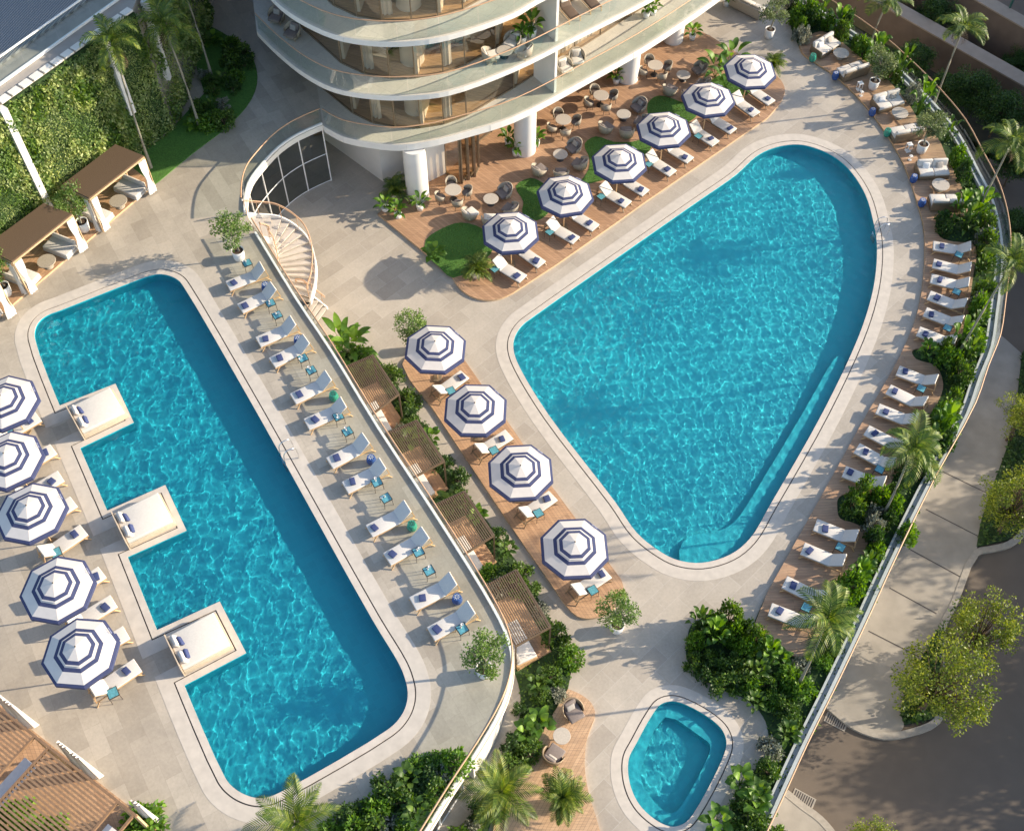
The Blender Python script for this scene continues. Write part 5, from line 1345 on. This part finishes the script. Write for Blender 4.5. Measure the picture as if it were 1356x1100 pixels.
# palms
PA = mk_palm('palm_tree', 6.2, 1.9, 11, 5, (.15, .2)); PB = mk_palm('palm_tree', 5.2, 2.0, 12, 9, (-.25, .1))
for i, (q, z, cz, k, lab) in enumerate([((200,222), UZ+.05, (151,62), 0, 'slender palm in front of the living wall, next to the first cabana'), ((264,168), UZ+.05, (228,30), 1, 'slender palm in the shaded lawn beside the living wall'), ((281,104), UZ+.05, (250,-28), 0, 'slender palm with its crown cut off by the top edge'),
        ((1237,136), .05, (1275,30), 0, 'tall palm leaning over the dark street garden at the top'), ((1290,290), .05, (1334,190), 1, 'palm behind the balustrade near the last sofa'), ((1267,473), .05, (1333,350), 0, 'palm in the planted edge above the lounger row, crown at picture edge'),
        ((1168,684), .05, (1214,594), 1, 'palm rising from the planted notch behind the middle loungers'), ((1056,908), .05, (1100,826), 0, 'palm standing over the last loungers of the planted edge'), ((1152,60), .05, (1158,8), 1, 'palm behind the farthest sofa at the top edge')]):
    B = W(*q, z)
    lo, hi = z, z+12
    def prow(h):
        Y = B.y*_c+(h-CH)*_s; Z = B.y*_s-(h-CH)*_c; return 550-CF*Y/Z
    for _ in range(40):
        m_ = (lo+hi)/2
        if prow(m_) > cz[1]: lo = m_
        else: hi = m_
    h0 = 6.2 if k == 0 else 5.2; sc = (lo-z-.4)/h0
    if lab.startswith('palm behind the farthest'): sc = .62
    xy = 1.0
    o = (PA if k == 0 else PB).put((B.x, B.y, z), i*1.1, lab, None, (xy, xy, sc))
PBs = mk_palm('palm_tree', 1.5, 2.1, 15, 15, (.05, 0), trunk_r=.12, dr=1.0)
for q, z, lab in (((391,1092), UZ, 'low palm spreading its fronds beside the long pool at the bottom edge'), ((664,1052), 0, 'low palm in the lower garden beside the timber deck')):
    p = W(*q, z+1.6); PBs.put((p.x, p.y, z+.03), .7 if z else 2.1, lab, None, .85)
FAN = mk_fan('feathery_palm', 42, 1.15, 'f_palm', 3, 'potw')
for q, z, sc, lab in (((745,1056), .12, 1.15, 'bushy feathery palm on the timber deck beside the small pool'), ((630,352), .12, 1.0, 'feathery palm in white pot at the rounded deck corner by the first lounger'), ((1024,80), 0, .9, 'feathery palm on the paving beside the last cafe parasol'),
        ((522,248), 0, 1.0, 'feathery palm in white pot beside the first tower column')):
    p = W(*q, z+.8); FAN.put((p.x, p.y, z), sc*5, lab, None, sc)
# potted plants
BPt = mk_broad('potted_plant', 14, .55, .55, .22, 'f_bright', 8, 'potw')
for i, (q, z, lab) in enumerate([((510,275), 0, 'leafy potted plant left of the first tower column'), ((527,284), 0, 'small potted plant in front of the first tower column'), ((556,272), .12, 'potted plant at the foot of the first tower column'),
        ((683,200), .12, 'leafy potted plant against the second tower column'), ((710,188), .12, 'leafy potted plant beside the second tower column near tub chairs'), ((673,186), .12, 'potted plant behind the second tower column'),
        ((704,42), BZ, 'banana like plant in clay pot beside the balcony party wall'), ((692,50), BZ, 'bushy plant in pot behind the balcony chair'), ((856,17), UZ+.012, 'plant in clay pot on the long lowest balcony'), ((865,13), UZ+.012, 'small plant in clay pot next to another on the lowest balcony'),
        ((917,47), .12, 'small potted plant near the fourth tower column'), ((962,2), 0, 'potted plant beside the woven sofa on the far paving'), ((816,105), .12, 'potted plant behind the third tower column')]):
    p = W(*q, z+.3); BPt.put((p.x, p.y, z), i*1.9, lab, None, 1.0 if i != 6 else 1.3)
# planted beds: countable leafy plants and shrubs
BR = [mk_broad('broadleaf_plant', 15, .8, .52, .34, 'f_bright', 2), mk_broad('broadleaf_plant', 20, .8, .42, .22, 'f_green', 4), mk_broad('banana_plant', 12, 1.3, 1.0, .36, 'f_bright', 6)]
SH = [mk_shrub('leafy_shrub', .62, .8, 900, .13, 'f_green', 12), mk_shrub('leafy_shrub', .55, .6, 800, .12, 'f_dark', 13), mk_shrub('silver_shrub', .5, .55, 800, .11, 'f_silver', 14), mk_shrub('leafy_shrub', .6, .7, 800, .15, 'f_bright', 16)]
rnd.seed(99)
def scatter(poly, n, z, where, avoid=(), big=.35, group='', r=.3, mind=.55, keep=None, tall=1.0):
    xs = [p[0] for p in poly]; ys = [p[1] for p in poly]; out = []; tries = 0
    while len(out) < n and tries < n*60:
        tries += 1; p = (rnd.uniform(min(xs), max(xs)), rnd.uniform(min(ys), max(ys)))
        if not inside(p, poly): continue
        if any(inside(p, a) for a in avoid): continue
        if keep and not keep(p): continue
        if any((p[0]-q[0])**2+(p[1]-q[1])**2 < mind*mind for q in out): continue
        out.append(p)
        u = rnd.random(); sc = rnd.uniform(.7, 1.15); a = rnd.random()*6.28; sc = (sc, sc, sc*(tall if p[1] > 18.5 or tall == 1 else 1.15)*rnd.uniform(.75, 1.2))
        if u < big*.62: BR[0].put((p[0], p[1], z), a, f'big bright leaved plant in the {where}', f'big leaved plants in the {where}', sc)
        elif u < big: BR[1].put((p[0], p[1], z), a, f'deep green broad leaved plant in the {where}', f'broad leaved plants in the {where}', sc)
        elif u < big+.25: SH[0].put((p[0], p[1], z), a, f'mid green leafy shrub in the {where}', f'leafy shrubs in the {where}', sc)
        elif u < big+.42: SH[1].put((p[0], p[1], z), a, f'dark green low shrub in the {where}', f'dark shrubs in the {where}', sc)
        elif u < big+.52: SH[2].put((p[0], p[1], z), a, f'silvery grey shrub in the {where}', f'silver shrubs in the {where}', sc)
        else: SH[3].put((p[0], p[1], z), a, f'bright green shrub in the {where}', f'bright shrubs in the {where}', sc)
    return out
fat_deck = offset(deck_e, -.15, True)
scatter(bed_poly, 185, .03, 'planted edge beside the street balustrade', [fat_deck], .26, mind=.56, keep=lambda p: p[1] > 9 and min((q.x-p[0])**2+(q.y-p[1])**2 for q in strip) > .62, tall=2.2)
PAV = [[(v.x, v.y) for v in offset([W(*a, 2.3) for a in q], .25 if area([W(*a, 2.3) for a in q]) < 0 else -.25, True)] for q in PQ]
scatter(bedp, 58, .03, 'lower bed beneath the raised terrace', [[(v.x, v.y) for v in WL(q, 2.3)] for q in PQ]+PAV+[[(v.x, v.y-.7) for v in WL(q, 2.3)] for q in PQ]+[[(v.x, v.y) for v in WL([(700,1021),(660,1100),(640,1200),(900,1200),(800,940),(752,905),(712,965)], 0)]], .36, mind=.58, keep=lambda p: p[1] < W(700,850,0).y or True)
scatter([(q.x, q.y) for q in ccw(up_bed + [Vector((q.x, q.y, UZ)) for q in offset(UP_RAIL2, -.35) if q.y < W(607,1016,UZ).y])], 26, UZ+.03, 'raised bed at the bottom edge', [], .15, mind=.5, keep=lambda p: p[1] > 8)
scatter([(q.x, q.y) for q in ccw(smooth(lawn_g, 3, False) + [Vector((-16.4, 48, UZ)), Vector((-17.6, 45.8, UZ)), Vector((-21, 41, UZ))])], 20, UZ+.05, 'shaded lawn beside the living wall', [], .3, mind=.6, keep=lambda p: p[0] > -17 and p[1] > 45.5)
for i, (q, z, k, lab) in enumerate([((948,95), .14, 2, 'tall banana like plant behind the last cafe parasol'), ((968,82), .14, 2, 'banana like plant at the far end of the cafe deck lawn'), ((962,108), .14, 2, 'leafy banana like plant beside the last cafe parasol'), ((574,335), .14, 0, 'big leaved plant at the corner of the first lawn patch'),
        ((982,1035), .03, 0, 'big round leaved plant overhanging the small pool paving'), ((1000,1060), .03, 0, 'big round leaved plant, lower one beside the small pool'), ((950,1085), 0, 0, 'big leaved plant at the bottom edge by the small pool'),
        ((452,452), .03, 2, 'large leaved plant at the foot of the stair bed'), ((465,462), .03, 2, 'large leaved plant beside the first slatted pergola')]):
    p = W(*q, z+.4); BR[k].put((p.x, p.y, z), i*1.7, lab, None, 1.0)
for q, z, sc, lab in (((190,1095), UZ, 1.5, 'round clipped bush beside the large timber pergola'), ((12,1098), UZ, 1.8, 'bush below the corner of the large timber pergola'), ((60,1115), UZ, 1.6, 'bush at the bottom edge under the timber pergola')):
    p = W(*q, z+.4); SH[3].put((p.x, p.y, z), 0, lab, None, sc)
# street side hedge strip and ground cover: leaves nobody could count
def cover(poly, n, z, name, fol, ls=.12, hh=.18, avoid=(), label=None):
    xs = [p[0] for p in poly]; ys = [p[1] for p in poly]; mb = MB(); k = 0
    while k < n:
        p = (rnd.uniform(min(xs), max(xs)), rnd.uniform(min(ys), max(ys)))
        k += 1
        if not inside(p, poly) or any(inside(p, a) for a in avoid): continue
        h_ = hh*(.4+.6*abs(noise.noise(Vector((p[0]*.9, p[1]*.9, 2))))*2)
        leafquad(mb, Vector((p[0], p[1], z+rnd.random()*h_)), (rv()+Vector((0, 0, .3))).normalized(), (rv()*.7+Vector((0, 0, 1))).normalized(), ls*rnd.uniform(.7, 1.4), ls*.6)
    o = mb.build(name, fol); o['kind'] = 'stuff'; o['label'] = label or 'low leafy ground cover'; return o
cover([(p[0], p[1]) for p in bed_poly], 42000, .03, 'ground_cover', 'f_green', .13, .25, [fat_deck], 'low leafy ground cover along the planted outer edge')
cover([(p[0], p[1]) for p in bedp], 16000, .03, 'ground_cover', 'f_green', .13, .25, PAV, 'low leafy ground cover below the raised terrace')
hedge = wr[:]+[Vector((p.x, p.y, 0)) for p in reversed(kr) if p.x > 14]
hp = WL([(1352,470),(1342,560),(1330,600),(1308,660),(1296,700),(1292,725),(1335,715),(1400,650),(1420,470)], SZ)
hp2 = WL([(1263,799),(1245,830),(1215,880),(1198,915),(1192,945),(1196,960),(1236,952),(1246,925),(1241,880),(1244,835)], SZ)
for hq, nm in ((hp, 'upper'), (hp2, 'rounded tip')):
    mb = MB(); mb.prism(ccw(hq), SZ, SZ+.14); S(mb.build('street_planting_bed', 'soil'))
    cover([(p.x, p.y) for p in hq], 9000, SZ+.14, 'hedge_undergrowth', 'f_dark', .2, .7, (), f'dark leafy undergrowth in the {nm} street bed')
for L in LAWNS: cover([(p.x, p.y) for p in WL(L, .12)], 3500, .14, 'grass', 'f_green', .05, .04, (), 'short green grass of the cafe deck lawn')
